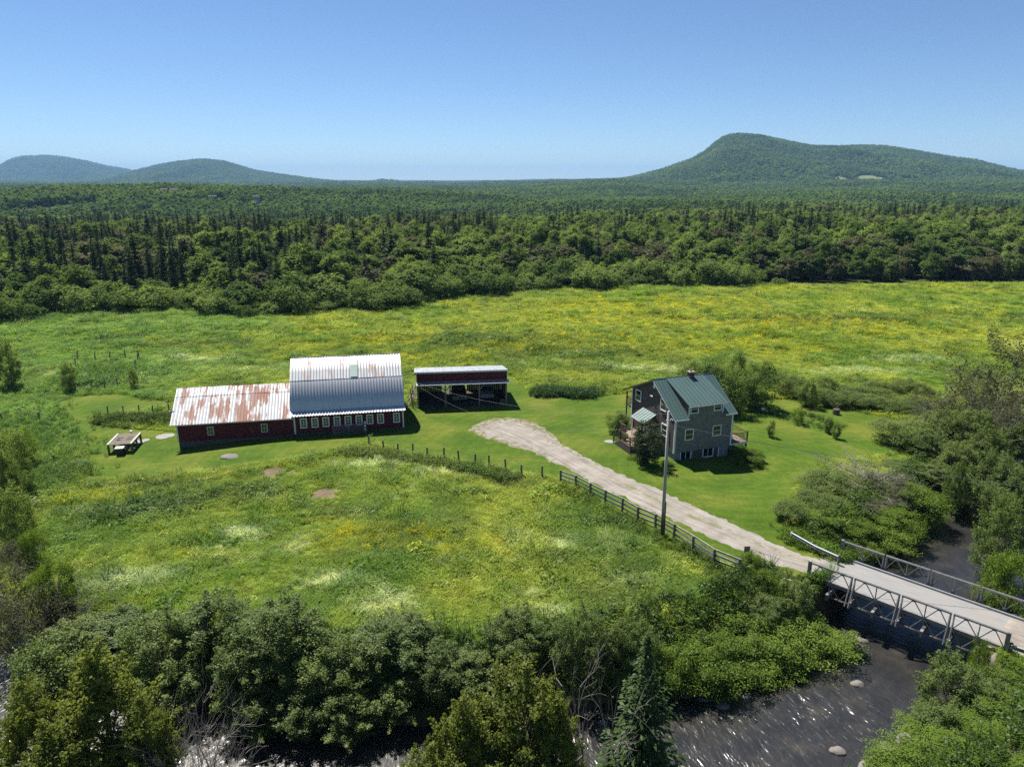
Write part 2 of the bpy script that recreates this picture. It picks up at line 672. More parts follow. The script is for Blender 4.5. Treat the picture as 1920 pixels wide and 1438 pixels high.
def mk_deck():
    m = NT('bridge_deck')
    a = m.noise(m.coord(scale=(0.3, 3, 1)), 2.0, 5, 0.7)
    b = m.noise(m.coord(), 0.5, 4)
    c = m.ramp(a, [(0.3, (0.19, 0.187, 0.185)), (0.7, (0.28, 0.276, 0.272))])
    c = m.mix(m.math('MULTIPLY', m.step(b, 0.45, 0.7), 0.6), c, (0.26, 0.235, 0.21))
    m.pbr(c, 0.85, 0, m.bump(a, 0.2, 0.01), spec=0.3)
    return m.m


M['deck'] = mk_deck()


def mk_water():
    m = NT('river_water')
    uv = m.n('TexCoord').outputs['UV']

    def mp(sc):
        x = m.n('Mapping')
        x.inputs['Scale'].default_value = sc
        m.l(uv, x.inputs['Vector'])
        return x.outputs[0]
    n1 = m.noise(mp((2.2, 0.9, 1)), 1.0, 2, 0.5, 0.6)
    n2 = m.noise(mp((4.2, 1.5, 1)), 1.0, 2, 0.5, 0.5)
    rough = m.n('Attribute', attribute_name='riffle').outputs['Fac']
    h = m.math('ADD', m.math('MULTIPLY', n1, 0.7), m.math('MULTIPLY', n2, 0.35))
    hs = m.math('MULTIPLY', h, m.math('ADD', 0.22, rough))
    bed = m.noise(mp((0.5, 0.7, 1)), 1.0, 5, 0.65)
    c = m.ramp(bed, [(0.3, (0.014, 0.0145, 0.015)), (0.55, (0.028, 0.0265, 0.024)), (0.78, (0.06, 0.05, 0.037))])
    foam = m.math('MULTIPLY', m.step(m.noise(mp((5.0, 1.4, 1)), 1.0, 4, 0.65, 0.5), 0.63, 0.72), m.step(rough, 0.5, 1.0))
    c = m.mix(m.math('MULTIPLY', foam, 0.5), c, (0.4, 0.4, 0.4))
    m.pbr(c, m.math('ADD', 0.27, m.math('MULTIPLY', foam, 0.4)), 0, m.bump(hs, 1.0, 0.13), spec=0.6)
    return m.m


M['water'] = mk_water()

# ------------------------------------------------------------------ the lie of the land
RIVER = smooth_line([(110, 118), (76, 88), (54, 67), (43, 56.5), (35, 49.5), (27.7, 43.3), (21, 37.2), (13, 33.2), (3, 30.4), (-8, 29.6), (-18, 31), (-28, 34), (-42, 39), (-62, 43), (-100, 45)], 2)
RIVER_S = np.concatenate([[0], np.cumsum([math.dist(a, b) for a, b in zip(RIVER[:-1], RIVER[1:])])])
WATER_Z = -3.0
ROAD_MID = smooth_line([(-1.5, 78.5), (2.5, 74.5), (6.5, 68.2), (10.2, 61.6), (14.0, 56.0), (18.3, 51.3), (23.3, 47.75)], 2)
BR0 = Vector((23.33, 47.74, 0))           # middle of the bridge's near-shore end
BRD = Vector((0.7193, -0.6947, 0))        # along the bridge
BRN = Vector((0.6947, 0.7193, 0))         # across it
ROAD2 = smooth_line([(32.1, 39.27), (38.0, 33.6), (50, 24), (70, 10)], 1)
EDGE = [(-400, 60), (-170, 105), (-130, 122), (-101.7, 138), (-93, 151), (-69, 153), (-58, 145), (-39, 151), (-22, 154.5), (-17, 171), (5.5, 182), (48.6, 190), (77, 190), (137, 190), (220, 196), (400, 210)]
EX = np.array([p[0] for p in EDGE], float)
EY = np.array([p[1] for p in EDGE], float)


def river_hw(s):                          # half width of the water along the river
    return np.interp(s, [0, 60, 85, 100, 112, 125, 140, 220], [4.2, 4.8, 5.2, 5.0, 5.2, 4.9, 4.4, 4.0])


def river_d(x, y):
    d, s = line_dist(x, y, RIVER)
    return d - river_hw(s), s


def ground_z(x, y):
    x = np.asarray(x, float)
    y = np.asarray(y, float)
    z = -0.75 * sstep(-23, -40, x) * sstep(140, 110, y)
    z = z - 0.42 * sstep(17.5, 24, x) * sstep(58, 65, y) * sstep(150, 100, y)
    rough = sstep(0, 12, np.abs(x - 4) - 42 + 0 * y) * 0.5 + sstep(95, 130, y)
    z = z + (fbm(x / 22, y / 22, 3) - 0.5) * 1.0 * np.clip(rough, 0, 1)
    meadow = sstep(66, 58, y) * sstep(22, 16, x)
    z = z + (fbm(x / 7, y / 7, 5, 3) - 0.5) * 0.35 * meadow
    # far country: gentle swells, a rise to the left, foothills towards the mountain
    f = sstep(230, 700, y)
    z = z + f * ((fbm(x / 420, y / 420, 11, 3) - 0.5) * 24 - 15)
    z = z + 22 * np.exp(-(((x + 540) / 230) ** 2 + ((y - 1030) / 260) ** 2)) + 16 * np.exp(-(((x + 250) / 260) ** 2 + ((y - 1150) / 240) ** 2))
    z = z + 26 * sstep(1500, 2600, y) * sstep(-500, 900, x)
    z = z + (fbm(x / 650, y / 650, 15, 3) - 0.42) * 46 * sstep(900, 1900, y)
    dr, _ = river_d(x, y)
    near = y < 140
    dr = np.where(near, dr, 50.0)
    road = np.minimum(line_dist(x, y, ROAD_MID)[0], line_dist(x, y, ROAD2)[0])
    k = sstep(-1.6, 4.2, dr + (vnoise(x / 3, y / 3, 21) - 0.5) * 1.2)
    k = np.maximum(k, sstep(4.4, 2.7, road) * sstep(-0.6, 0.6, dr + 0.6))
    br = np.minimum(np.hypot(x - 23.33, y - 47.74), np.hypot(x - 32.6, y - 38.8))
    z = z - 0.52 * sstep(9.0, 1.5, br)
    bed = -3.75
    z = bed * (1 - k) + z * k
    return z


def gz(x, y):
    return float(ground_z(np.array([x]), np.array([y]))[0])


LAWN = [at(*p) for p in [(110, 745), (140, 800), (165, 850), (165, 885), (350, 880), (430, 872), (520, 862), (600, 850), (650, 838), (690, 822), (745, 846), (802, 857), (861, 864), (917, 873), (978, 887), (1050, 900), (1120, 945), (1200, 992), (1300, 1038), (1400, 1072), (1500, 1085), (1575, 1050), (1490, 1000), (1455, 968), (1500, 900), (1560, 862), (1640, 850), (1684, 835), (1652, 810), (1705, 785), (1600, 765), (1500, 742), (1420, 742), (1330, 715), (1200, 735), (1130, 742), (1000, 738), (968, 714), (950, 695), (770, 705), (770, 760), (560, 790), (340, 800), (190, 786), (196, 770), (330, 746), (300, 738), (215, 727), (135, 733)]]
ROAD = [at(*p) for p in [(868, 806), (900, 822), (1000, 853), (1100, 905), (1200, 955), (1300, 1000), (1400, 1040), (1516, 1072), (1576, 1046), (1500, 1022), (1400, 985), (1300, 943), (1200, 898), (1130, 868), (1060, 830), (1035, 806), (1005, 790), (960, 780), (915, 784), (885, 793)]]
BLOBS = {  # meadow patches seen in the photograph: (pixel, radius across, radius in depth)
    'soil': [((518, 886), 1.5, 1.4), ((612, 926), 1.1, 1.1), ((692, 857), 1.1, 0.7), ((790, 805), 0.0, 0.0)],
    'pale': [((455, 1005), 1.6, 0.9), ((558, 1022), 0.8, 0.8), ((405, 1030), 0.7, 0.7), ((255, 1083), 2.2, 1.0), ((715, 1128), 1.8, 1.0), ((998, 1122), 0.8, 0.7), ((1035, 1150), 0.7, 0.6), ((1055, 1020), 0.9, 0.8), ((830, 885), 4.5, 0.8), ((700, 870), 3.0, 0.8), ((620, 1090), 1.3, 0.8), ((1270, 690), 5, 2.0), ((1180, 690), 4, 1.5), ((370, 665), 6, 2.0), ((470, 685), 5, 2.0), ((1600, 690), 7, 2), ((1700, 670), 5, 2), ((215, 700), 5, 3), ((150, 690), 4, 2)],
    'yellow': [((690, 1000), 5.0, 1.6), ((640, 1020), 3.5, 1.2), ((820, 1005), 1.8, 0.8), ((880, 1030), 2.5, 1.0), ((860, 670), 9, 4), ((1200, 575), 22, 10), ((1350, 640), 20, 6), ((1480, 610), 25, 6), ((1010, 650), 9, 4), ((180, 920), 3.0, 1.0), ((720, 640), 8, 4), ((1150, 600), 25, 6)],
    'sedge': [((330, 940), 5.5, 2.4), ((420, 930), 5.0, 2.0), ((270, 900), 4.0, 1.2), ((350, 640), 9, 3), ((630, 960), 2.5, 1.2), ((1160, 980), 3, 1.4), ((1050, 660), 14, 5), ((900, 640), 16, 6), ((1120, 690), 6, 2), ((160, 870), 3.5, 2.2), ((720, 700), 5, 2), ((1600, 600), 25, 5)],
}


def blob(kind, x, y, seed):
    t = np.zeros(np.shape(x))
    for (p, rx, ry) in BLOBS[kind]:
        if rx <= 0:
            continue
        cx, cyy = at(*p)
        q = ((x - cx) / rx) ** 2 + ((y - cyy) / ry) ** 2
        t = np.maximum(t, np.exp(-q * 0.8))
    if kind == 'soil':
        return np.clip(t * (fbm(x / 0.7, y / 0.7, seed, 4) * 2.6 - 0.45), 0, 1)
    if kind == 'pale':            # broken up into single heads and wisps
        far_ = np.where(np.asarray(y) > 85, 0.55, 1.0)
        return np.clip(t * far_ * (fbm(x / 0.8, y / 0.8, seed, 3) * 3.2 - 0.95), 0, 1)
    return np.clip(t * (0.45 + 1.1 * fbm(x / 0.9, y / 0.9, seed, 3)), 0, 1)


def meadow_colour(x, y):
    x = np.asarray(x, float)
    y = np.asarray(y, float)
    a = fbm(x / 9, y / 9, 31)
    b = fbm(x / 2.4, y / 2.4, 41)
    c3 = fbm(x / 30, y / 30, 51)
    far_ = sstep(80, 130, y)
    green = np.array([0.1, 0.155, 0.022])
    lime = np.array([0.188, 0.213, 0.033])
    dark = np.array([0.058, 0.09, 0.024])
    yell = np.array([0.22, 0.22, 0.015])
    pale = np.array([0.27, 0.3, 0.14])
    soil = np.array([0.15, 0.115, 0.085])
    lush = np.array([0.1, 0.17, 0.042])
    t = np.clip(0.38 + (a - 0.5) * 2.6 + (b - 0.5) * 1.2 + far_ * 0.2, 0, 1)[..., None]
    c = green * (1 - t) + lime * t
    left = (sstep(-38, -52, x) * sstep(66, 76, y) * 0.7)[..., None]
    c = c * (1 - left) + lush * left
    k = np.clip(sstep(0.58, 0.72, fbm(x / 6, y / 6, 61)) * 0.6 + blob('sedge', x, y, 71), 0, 1)[..., None] * 0.8
    c = c * (1 - k) + dark * k
    k = np.clip(sstep(0.60, 0.75, c3) * sstep(0.5, 0.7, b) * (0.25 + 0.35 * far_) + blob('yellow', x, y, 81) * 0.4, 0, 1)[..., None]
    c = c * (1 - k) + (yell * 0.6 + lime * 0.4) * k
    k = np.clip(sstep(0.68, 0.8, fbm(x / 3.5, y / 3.5, 91)) * 0.35, 0, 1)[..., None]
    c = c * (1 - k) + pale * k
    k = np.clip(blob('pale', x, y, 101) * 1.2, 0, 1)[..., None]
    c = c * (1 - k) + np.array([0.36, 0.38, 0.24]) * k
    k = sstep(0.2, 0.5, blob('soil', x, y, 111))[..., None]
    c = c * (1 - k) + soil * k
    return c * 1.9


def axis(lo, hi, step, far_lo, far_hi, grow=1.07):
    mid = list(np.arange(lo, hi + 1e-6, step))
    up = []
    s, v = step, hi
    while v < far_hi:
        s *= grow
        v += s
        up.append(v)
    dn = []
    s, v = step, lo
    while v > far_lo:
        s *= grow
        v -= s
        dn.append(v)
    return np.array(dn[::-1] + mid + up)


def grid_mesh(name, xs, ys, zf, mat, keep=None, colour=None):
    X, Y = np.meshgrid(xs, ys)
    Z = zf(X, Y)
    nx, ny = len(xs), len(ys)
    i = np.arange(nx * ny).reshape(ny, nx)
    q = np.stack([i[:-1, :-1], i[:-1, 1:], i[1:, 1:], i[1:, :-1]], -1).reshape(-1, 4)
    V = np.stack([X, Y, Z], -1).reshape(-1, 3)
    if keep is not None:
        k = keep(X, Y).ravel()
        q = q[k[q].any(1)]
        used = np.unique(q)
        mp = np.full(len(V), -1)
        mp[used] = np.arange(len(used))
        q = mp[q]
        V = V[used]
    me = np_mesh(name, V, q, mat, True)
    if colour is not None:
        cc = colour(V[:, 0], V[:, 1])
        a = me.attributes.new('gcol', 'FLOAT_COLOR', 'POINT')
        a.data.foreach_set('color', np.concatenate([cc, np.ones((len(cc), 1))], 1).astype(np.float32).ravel())
    return me


xs = axis(-85, 75, 0.55, -14000, 14000, 1.075)
ys = axis(24, 125, 0.55, -400, 15000, 1.06)


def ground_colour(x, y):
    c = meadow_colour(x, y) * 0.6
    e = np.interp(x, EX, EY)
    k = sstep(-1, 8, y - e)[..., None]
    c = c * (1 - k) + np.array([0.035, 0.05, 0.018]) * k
    d, _ = river_d(x, y)
    k = (sstep(2.0, -0.5, d) * (y < 140))[..., None]
    c = c * (1 - k) + np.array([0.075, 0.058, 0.04]) * k
    return c


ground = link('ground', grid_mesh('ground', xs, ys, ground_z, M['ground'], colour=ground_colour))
tag(ground, 'open green meadow and forest floor running back to the hills', None, kind='structure')


def lawn_sd(x, y):
    return poly_sd(x, y, LAWN)


def road_sd(x, y):
    return poly_sd(x, y, ROAD)


def lawn_z(x, y):
    s = lawn_sd(x, y) + (fbm(x / 1.3, y / 1.3, 131, 3) - 0.5) * 1.1
    return ground_z(x, y) + np.clip(s * 0.08, -0.07, 0.035)


def road_z(x, y):
    s = road_sd(x, y) + (fbm(x / 0.8, y / 0.8, 141, 4) - 0.5) * 1.2
    return ground_z(x, y) + np.clip(s * 0.09 - 0.01, -0.09, 0.075)


lawn = link('lawn', grid_mesh('lawn', np.arange(-66, 54, 0.5), np.arange(42, 104, 0.5), lawn_z, M['lawn'], keep=lambda x, y: lawn_sd(x, y) > -1.2))
tag(lawn, 'mown lawn round the barn and the house', None, kind='structure')
road = link('driveway', grid_mesh('driveway', np.arange(-9, 28, 0.25), np.arange(43, 84, 0.25), road_z, M['gravel'], keep=lambda x, y: road_sd(x, y) > -1.2))
tag(road, 'pale gravel driveway from the bridge to the shed', None, kind='structure')


def road_uv(me, line):
    co = np.zeros(len(me.vertices) * 3, np.float32)
    me.vertices.foreach_get('co', co)
    co = co.reshape(-1, 3)
    d, s = line_dist(co[:, 0], co[:, 1], line)
    li = np.zeros(len(me.loops), np.int32)
    me.loops.foreach_get('vertex_index', li)
    sg = np.ones(len(co))
    bd = np.full(len(co), 1e9)
    for (ax, ay), (bx, by) in zip(line[:-1], line[1:]):
        dm = np.hypot(co[:, 0] - (ax + bx) / 2, co[:, 1] - (ay + by) / 2)
        cr = (bx - ax) * (co[:, 1] - ay) - (by - ay) * (co[:, 0] - ax)
        k = dm < bd
        sg = np.where(k, np.sign(cr), sg)
        bd = np.where(k, dm, bd)
    d = d * sg
    uv = np.stack([s[li], d[li]], 1).astype(np.float32)
    me.uv_layers.new(name='UVMap').data.foreach_set('uv', uv.ravel())


road_uv(road.data, ROAD_MID)
co_ = np.zeros(len(road.data.vertices) * 3, np.float32)
road.data.vertices.foreach_get('co', co_)
co_ = co_.reshape(-1, 3)
# worn, half-grown edges: wider at the turning place by the shed
ed_ = (road_sd(co_[:, 0], co_[:, 1]) + 0.25) / np.interp(co_[:, 1], [60, 70, 80], [0.6, 1.5, 3.0])
road.data.attributes.new('edge', 'FLOAT', 'POINT').data.foreach_set('value', ed_.astype(np.float32))
# the road on the other shore, just beyond the bridge
def road2_z(x, y):
    d = line_dist(x, y, ROAD2)[0]
    return ground_z(x, y) + np.clip((2.3 - d) * 0.09, -0.09, 0.06)


r2 = link('road', grid_mesh('road', np.arange(29, 72, 0.5), np.arange(8, 44, 0.5), road2_z, M['gravel'], keep=lambda x, y: line_dist(x, y, ROAD2)[0] < 3.2))
tag(r2, 'gravel road on the far side of the bridge', None, kind='structure')
road_uv(r2.data, ROAD2)
r2.data.attributes.new('edge', 'FLOAT', 'POINT').data.foreach_set('value', np.full(len(r2.data.vertices), 2.0, np.float32))

# the river: a sheet that follows the channel, waves in its own mesh
rs = np.arange(0, RIVER_S[-1] - 1, 0.22)
rt = np.linspace(-1.35, 1.35, 61)
px_ = np.interp(rs, RIVER_S, [p[0] for p in RIVER])
py_ = np.interp(rs, RIVER_S, [p[1] for p in RIVER])
for _ in range(30):
    px_[1:-1] = (px_[:-2] + px_[1:-1] * 2 + px_[2:]) / 4
    py_[1:-1] = (py_[:-2] + py_[1:-1] * 2 + py_[2:]) / 4
tx = np.gradient(px_)
ty = np.gradient(py_)
tl = np.hypot(tx, ty)
nx_, ny_ = -ty / tl, tx / tl
hw = river_hw(rs)
T = rt[None, :] * hw[:, None] * 1.1
RX = px_[:, None] + nx_[:, None] * T
RY = py_[:, None] + ny_[:, None] * T
S2 = np.repeat(rs[:, None], len(rt), 1)
# riffles: broken water below the bridge and along the foot of the picture, calm under and above it
RIFF_S = np.array([line_dist(np.array([23.0]), np.array([39.0]), RIVER)[1][0]])[0]
riff = sstep(RIFF_S - 4, RIFF_S + 4, S2) * 0.95 + 0.12 + 0.12 * sstep(RIFF_S - 26, RIFF_S - 34, S2)
riff = riff * (1 - 0.6 * sstep(RIFF_S + 18, RIFF_S + 26, S2))
riff = riff * (0.3 + 0.9 * fbm(S2 / 3, T / 2, 151, 3))
RZ = WATER_Z + riff * 0.075 * (fbm(S2 / 0.5, T / 0.9, 161, 3) - 0.5) * 2
n1, n2 = RX.shape
ii = np.arange(n1 * n2).reshape(n1, n2)
rq = np.stack([ii[:-1, :-1], ii[1:, :-1], ii[1:, 1:], ii[:-1, 1:]], -1).reshape(-1, 4)
wme = np_mesh('river', np.stack([RX, RY, RZ], -1).reshape(-1, 3), rq[:, ::-1], M['water'], True)
a = wme.attributes.new('riffle', 'FLOAT', 'POINT')
a.data.foreach_set('value', riff.astype(np.float32).ravel())
uvs = np.stack([S2, T], -1).reshape(-1, 2)[rq[:, ::-1].ravel()].astype(np.float32)
wme.uv_layers.new(name='UVMap').data.foreach_set('uv', uvs.ravel())
river = link('river', wme)
tag(river, 'dark rippled river running under the bridge', None, kind='structure')

# ------------------------------------------------------------------ mountains
def profile_mesh(name, prof, Y, front, back, seed, rough, step, mat, lift=0.0):
    """a mountain whose skyline passes through the given pixels at distance Y"""
    P = [far(px, py, Y) for px, py in prof]
    px = np.array([p[0] for p in P])
    pz = np.array([p[2] for p in P])
    X0, X1 = px.min(), px.max()
    xx = np.arange(X0, X1, step)
    yy = np.arange(Y - front, Y + back, step)

    def zf(x, y):
        xe = x * (Y / np.maximum(y, 500.0)) ** 0.95      # the foot of the mountain is narrower than its crest line
        h = np.interp(xe, px, pz)
        for d in (-0.004, 0.004):
            h = h + np.interp(xe + d * (X1 - X0), px, pz)
        h = h / 3
        t = np.where(y < Y, (Y - y) / front, (y - Y) / back)
        g = (np.cos(np.clip(t, 0, 1) * math.pi) + 1) / 2
        n = (fbm(x / 420 + seed, y / 700, seed, 4) - 0.5) * rough * np.sin(np.clip(t, 0, 1) * math.pi)
        base = -12
        return base + (h - base - lift) * g + n
    me = grid_mesh(name, xx, yy, zf, mat)
    o = link(name, me)
    return o, zf, (X0, X1, Y - front, Y)


M['mountain'] = plain('mountain_floor', (0.035, 0.06, 0.022), 0.95, var=0.3, scale=0.02)
mt_r, mz_r, mb_r = profile_mesh('mountain', [(880, 358), (1000, 350), (1100, 344), (1180, 333), (1240, 318), (1300, 297), (1325, 282), (1345, 264), (1362, 254), (1385, 251), (1420, 255), (1450, 261), (1490, 270), (1520, 276), (1570, 276), (1620, 274), (1660, 275), (1700, 282), (1750, 292), (1820, 305), (1870, 317), (1920, 331), (2000, 345), (2150, 352)], 4000, 2100, 1500, 3, 130, 28, M['mountain'], 10)
tag(mt_r, 'tall wooded mountain with a blunt peak at the right of the skyline', None, kind='structure')
mt_m, mz_m, mb_m = profile_mesh('mountain', [(150, 352), (245, 324), (300, 311), (340, 304), (380, 300), (420, 304), (480, 322), (540, 331), (600, 338), (660, 345), (695, 342), (720, 341), (745, 343), (780, 350), (860, 354)], 6800, 2200, 1800, 5, 60, 45, M['mountain'], 8)
tag(mt_m, 'low rounded blue hill left of the middle of the skyline', None, kind='structure')
mt_l, mz_l, mb_l = profile_mesh('mountain', [(-220, 350), (-100, 335), (0, 313), (25, 300), (45, 296), (90, 294), (120, 297), (160, 304), (200, 314), (245, 322), (300, 340), (360, 352)], 9000, 2200, 1800, 9, 60, 55, M['mountain'], 5)
tag(mt_l, 'farthest blue mountain with a flat top at the left edge', None, kind='structure')

# ------------------------------------------------------------------ plants: leaves, crowns, trunks
def unit(v):
    return v / np.maximum(np.linalg.norm(v, axis=-1, keepdims=True), 1e-9)


def leaves(c, nrm, axis_, ln, wd, g):
    """diamond leaves, slightly folded: centres c, normals nrm, long axis hint axis_"""
    n = len(c)
    nrm = unit(nrm)
    a = unit(axis_ - nrm * np.sum(axis_ * nrm, 1, keepdims=True))
    b = np.cross(nrm, a)
    ln = np.broadcast_to(np.asarray(ln, float), (n,))[:, None]
    wd = np.broadcast_to(np.asarray(wd, float), (n,))[:, None]
    fold = (g.random((n, 1)) * 0.5 + 0.1) * wd
    V = np.stack([c - a * ln, c + b * wd + nrm * fold, c + a * ln, c - b * wd + nrm * fold], 1).reshape(-1, 3)
    F = np.arange(4 * n).reshape(n, 4)
    return V, F


def crown_mesh(name, mat, seed, h, r, base, n_clump, n_leaf, leaf, top=1.0, flat=0.75, clump=(0.2, 0.34), upright=0.0, skirt=0.0, sprigs=0, rough=0.55, whole=0.0):
    """a crown of leaf clumps: height h, radius r, lowest leaves at base*h; returns mesh and clump centres"""
    g = np.random.default_rng(seed)
    cs = []
    zc = h * (base + 1) / 2
    rz = h * (1 - base) / 2
    while len(cs) < n_clump:
        d = unit(g.normal(size=3))
        lump = 0.72 + 0.5 * float(vnoise(np.array([d[0] * 1.7 + seed]), np.array([d[1] * 1.7 + d[2] * 2.1]), seed)[0])
        rad = (0.45 + 0.5 * g.random() ** 0.6) * lump
        z = zc + d[2] * rz * rad * top
        w = 1.0
        t = (z - h * base) / (h * (1 - base))
        if upright:
            w = (1 - upright * max(0, t - 0.15))
        if skirt and t < 0.4:
            w *= 1 + skirt * (0.4 - t)
        p = np.array([d[0] * r * rad * w, d[1] * r * rad * w, z])
        cs.append(p)
    cs = np.array(cs)
    cr = r * (clump[0] + (clump[1] - clump[0]) * g.random(n_clump))
    tint = g.random(n_clump)
    k = g.integers(0, n_clump, n_leaf)
    d = unit(g.normal(size=(n_leaf, 3)))
    d[:, 2] = d[:, 2] * flat
    rr = cr[k, None] * (g.random((n_leaf, 1)) ** 0.45)
    jit = 1 + 0.45 * (g.random((n_leaf, 1)) - 0.3)
    c = cs[k] + d * rr * jit
    c[:, 2] -= 0.35 * cr[k] * ((d[:, 0] ** 2 + d[:, 1] ** 2))
    c[:, 2] = np.maximum(c[:, 2], 0.03 * h)
    if sprigs:
        ns = max(1, int(n_leaf * 0.3) // sprigs)
        for j in range(sprigs):
            q = cs[g.integers(0, n_clump)]
            out = unit(np.array([q[0] / r, q[1] / r, (q[2] - zc) / rz * 0.6 + 0.75]) + g.normal(size=3) * 0.35)
            L_ = r * (0.25 + 0.3 * g.random())
            t_ = g.random((ns, 1)) ** 0.7
            sl_ = slice(j * ns, (j + 1) * ns)
            c[sl_] = q + out * L_ * t_ + g.normal(size=(ns, 3)) * 0.085 * r * (1.15 - t_)
    dg = unit((c - np.array([0, 0, zc * 0.8])) / np.array([r, r, rz]))
    nrm = unit(dg * whole + d * 0.55 + np.array([0, 0, 0.55]) + g.normal(size=(n_leaf, 3)) * rough)
    ax = unit(g.normal(size=(n_leaf, 3)) + d * 0.7)
    s = leaf * (0.6 + 0.8 * g.random(n_leaf))
    V, F = leaves(c, nrm, ax, s, s * 0.62, g)
    lv = np.clip(0.45 * tint[k] + 0.55 * g.random(n_leaf), 0, 1)
    return np_mesh(name, V, F, mat, attr={'lv': lv}), cs


def trunk_mesh(name, mat, seed, h, r, targets, stems=1, spread=0.1, n=5):
    g = np.random.default_rng(seed + 99)
    mb = MB()
    tops = []
    for s in range(stems):
        a = g.random() * 6.28
        off = np.array([math.cos(a), math.sin(a), 0]) * spread * h * (0.5 + g.random())
        pts = []
        rad = []
        for i in range(5):
            t = i / 4
            pts.append(np.array([0, 0, -0.2]) + off * t ** 1.2 + np.array([g.normal() * 0.02 * h * t, g.normal() * 0.02 * h * t, h * 0.82 * t]))
            rad.append(r * (1 - 0.82 * t) / (1 + 0.25 * (stems - 1)))
        mb.tube([tuple(p) for p in pts], rad, n + 1)
        tops.append((pts, rad))
    for c in targets:
        pts, rad = tops[g.integers(0, stems)]
        t = np.clip(c[2] / (h * 0.82) - 0.22 - 0.15 * g.random(), 0.08, 0.95) * 4
        i = min(3, int(t))
        p0 = pts[i] + (pts[i + 1] - pts[i]) * (t - i)
        r0 = (rad[i] + (rad[i + 1] - rad[i]) * (t - i)) * 0.55
        mid = (p0 + c) / 2 + np.array([g.normal() * 0.05, g.normal() * 0.05, 0.04 * h * g.random()])
        mb.tube([tuple(p0), tuple(mid), tuple(c)], [r0, r0 * 0.6, r0 * 0.15], 4, False)
    return mb.mesh(name, mat, True)


def spruce_mesh(name, mat, seed, h, r, n_whorl, per, seg, leaf, thin=0.0):
    """a cone of drooping boughs, each bough a flat spray of needles"""
    g = np.random.default_rng(seed)
    C, N, A, L, LV = [], [], [], [], []
    for w in range(n_whorl):
        t = (w + g.random() * 0.8) / n_whorl
        z = h * (0.05 + 0.95 * t)
        rr = r * (1 - t) ** 0.7 * (0.72 + 0.4 * g.random()) + 0.05 * r * (1 - t)
        m = max(4, int(per * (0.45 + 0.75 * (1 - t))))
        a0 = g.random() * 6.28
        for j in range(m):
            if g.random() < thin:
                continue
            a = a0 + 6.283 * j / m + g.normal() * 0.25
            d = np.array([math.cos(a), math.sin(a), 0])
            ln = rr * (0.65 + 0.5 * g.random())
            tint = g.random()
            k = max(2, int(seg * (0.35 + ln / r)))
            for q in range(k):
                u = (q + 0.4 + 0.5 * g.random()) / k
                side = np.array([-d[1], d[0], 0]) * g.normal() * 0.22 * ln * (0.3 + u)
                p = d * ln * u + side + np.array([0, 0, z - 0.32 * ln * u ** 1.4 + g.normal() * 0.03 * r])
                C.append(p)
                N.append(np.array([g.normal() * 0.35, g.normal() * 0.35, 1.0]) + d * 0.5)
                A.append(d + np.array([g.normal() * 0.45, g.normal() * 0.45, -0.25]))
                L.append(leaf * (0.6 + 0.7 * g.random()) * (0.55 + 0.6 * (1 - t)))
                LV.append(0.5 * tint + 0.3 * g.random() + 0.2 * u)
    C, N, A, L, LV = (np.array(x) for x in (C, N, A, L, LV))
    V, F = leaves(C, N, A, L, L * 0.4, g)
    return np_mesh(name, V, F, mat, attr={'lv': LV})


def pole_trunk(name, mat, h, r):
    mb = MB()
    mb.tube([(0, 0, -0.3), (0, 0, h * 0.5), (0, 0, h * 0.97)], [r, r * 0.6, r * 0.06], 6)
    return mb.mesh(name, mat, True)


def bare_mesh(name, mat, seed, h, spread, stems, depth=3, r0=0.05, kids=(3, 5)):
    g = np.random.default_rng(seed)
    mb = MB()

    def grow(p, d, ln, r, dep):
        pts = [p]
        q = p.copy()
        dd = d.copy()
        for i in range(3):
            dd = unit(dd + g.normal(size=3) * 0.16 + np.array([0, 0, 0.05]))
            q = q + dd * ln / 3
            pts.append(q.copy())
        mb.tube([tuple(x) for x in pts], [r, r * 0.8, r * 0.6, r * 0.35], 3 if dep < 2 else 5, False)
        if dep <= 0:
            return
        for _ in range(g.integers(kids[0], kids[1] + 1)):
            i = g.integers(1, 4)
            nd = unit(dd + g.normal(size=3) * 0.55 + np.array([0, 0, 0.15]))
            grow(pts[i], nd, ln * (0.5 + 0.3 * g.random()), r * 0.5, dep - 1)
    for s in range(stems):
        a = 6.283 * s / stems + g.random()
        d = unit(np.array([math.cos(a) * spread, math.sin(a) * spread, 1.0]))
        grow(np.array([math.cos(a) * 0.15, math.sin(a) * 0.15, -0.1]), d, h * (0.42 + 0.2 * g.random()), r0, depth)
    return mb.mesh(name, mat, True)


KINDS = {}        # kind -> list of (parts [(part name, mesh)], height, radius)


def add_kind(kind, parts, h, r):
    KINDS.setdefault(kind, []).append((parts, h, r))


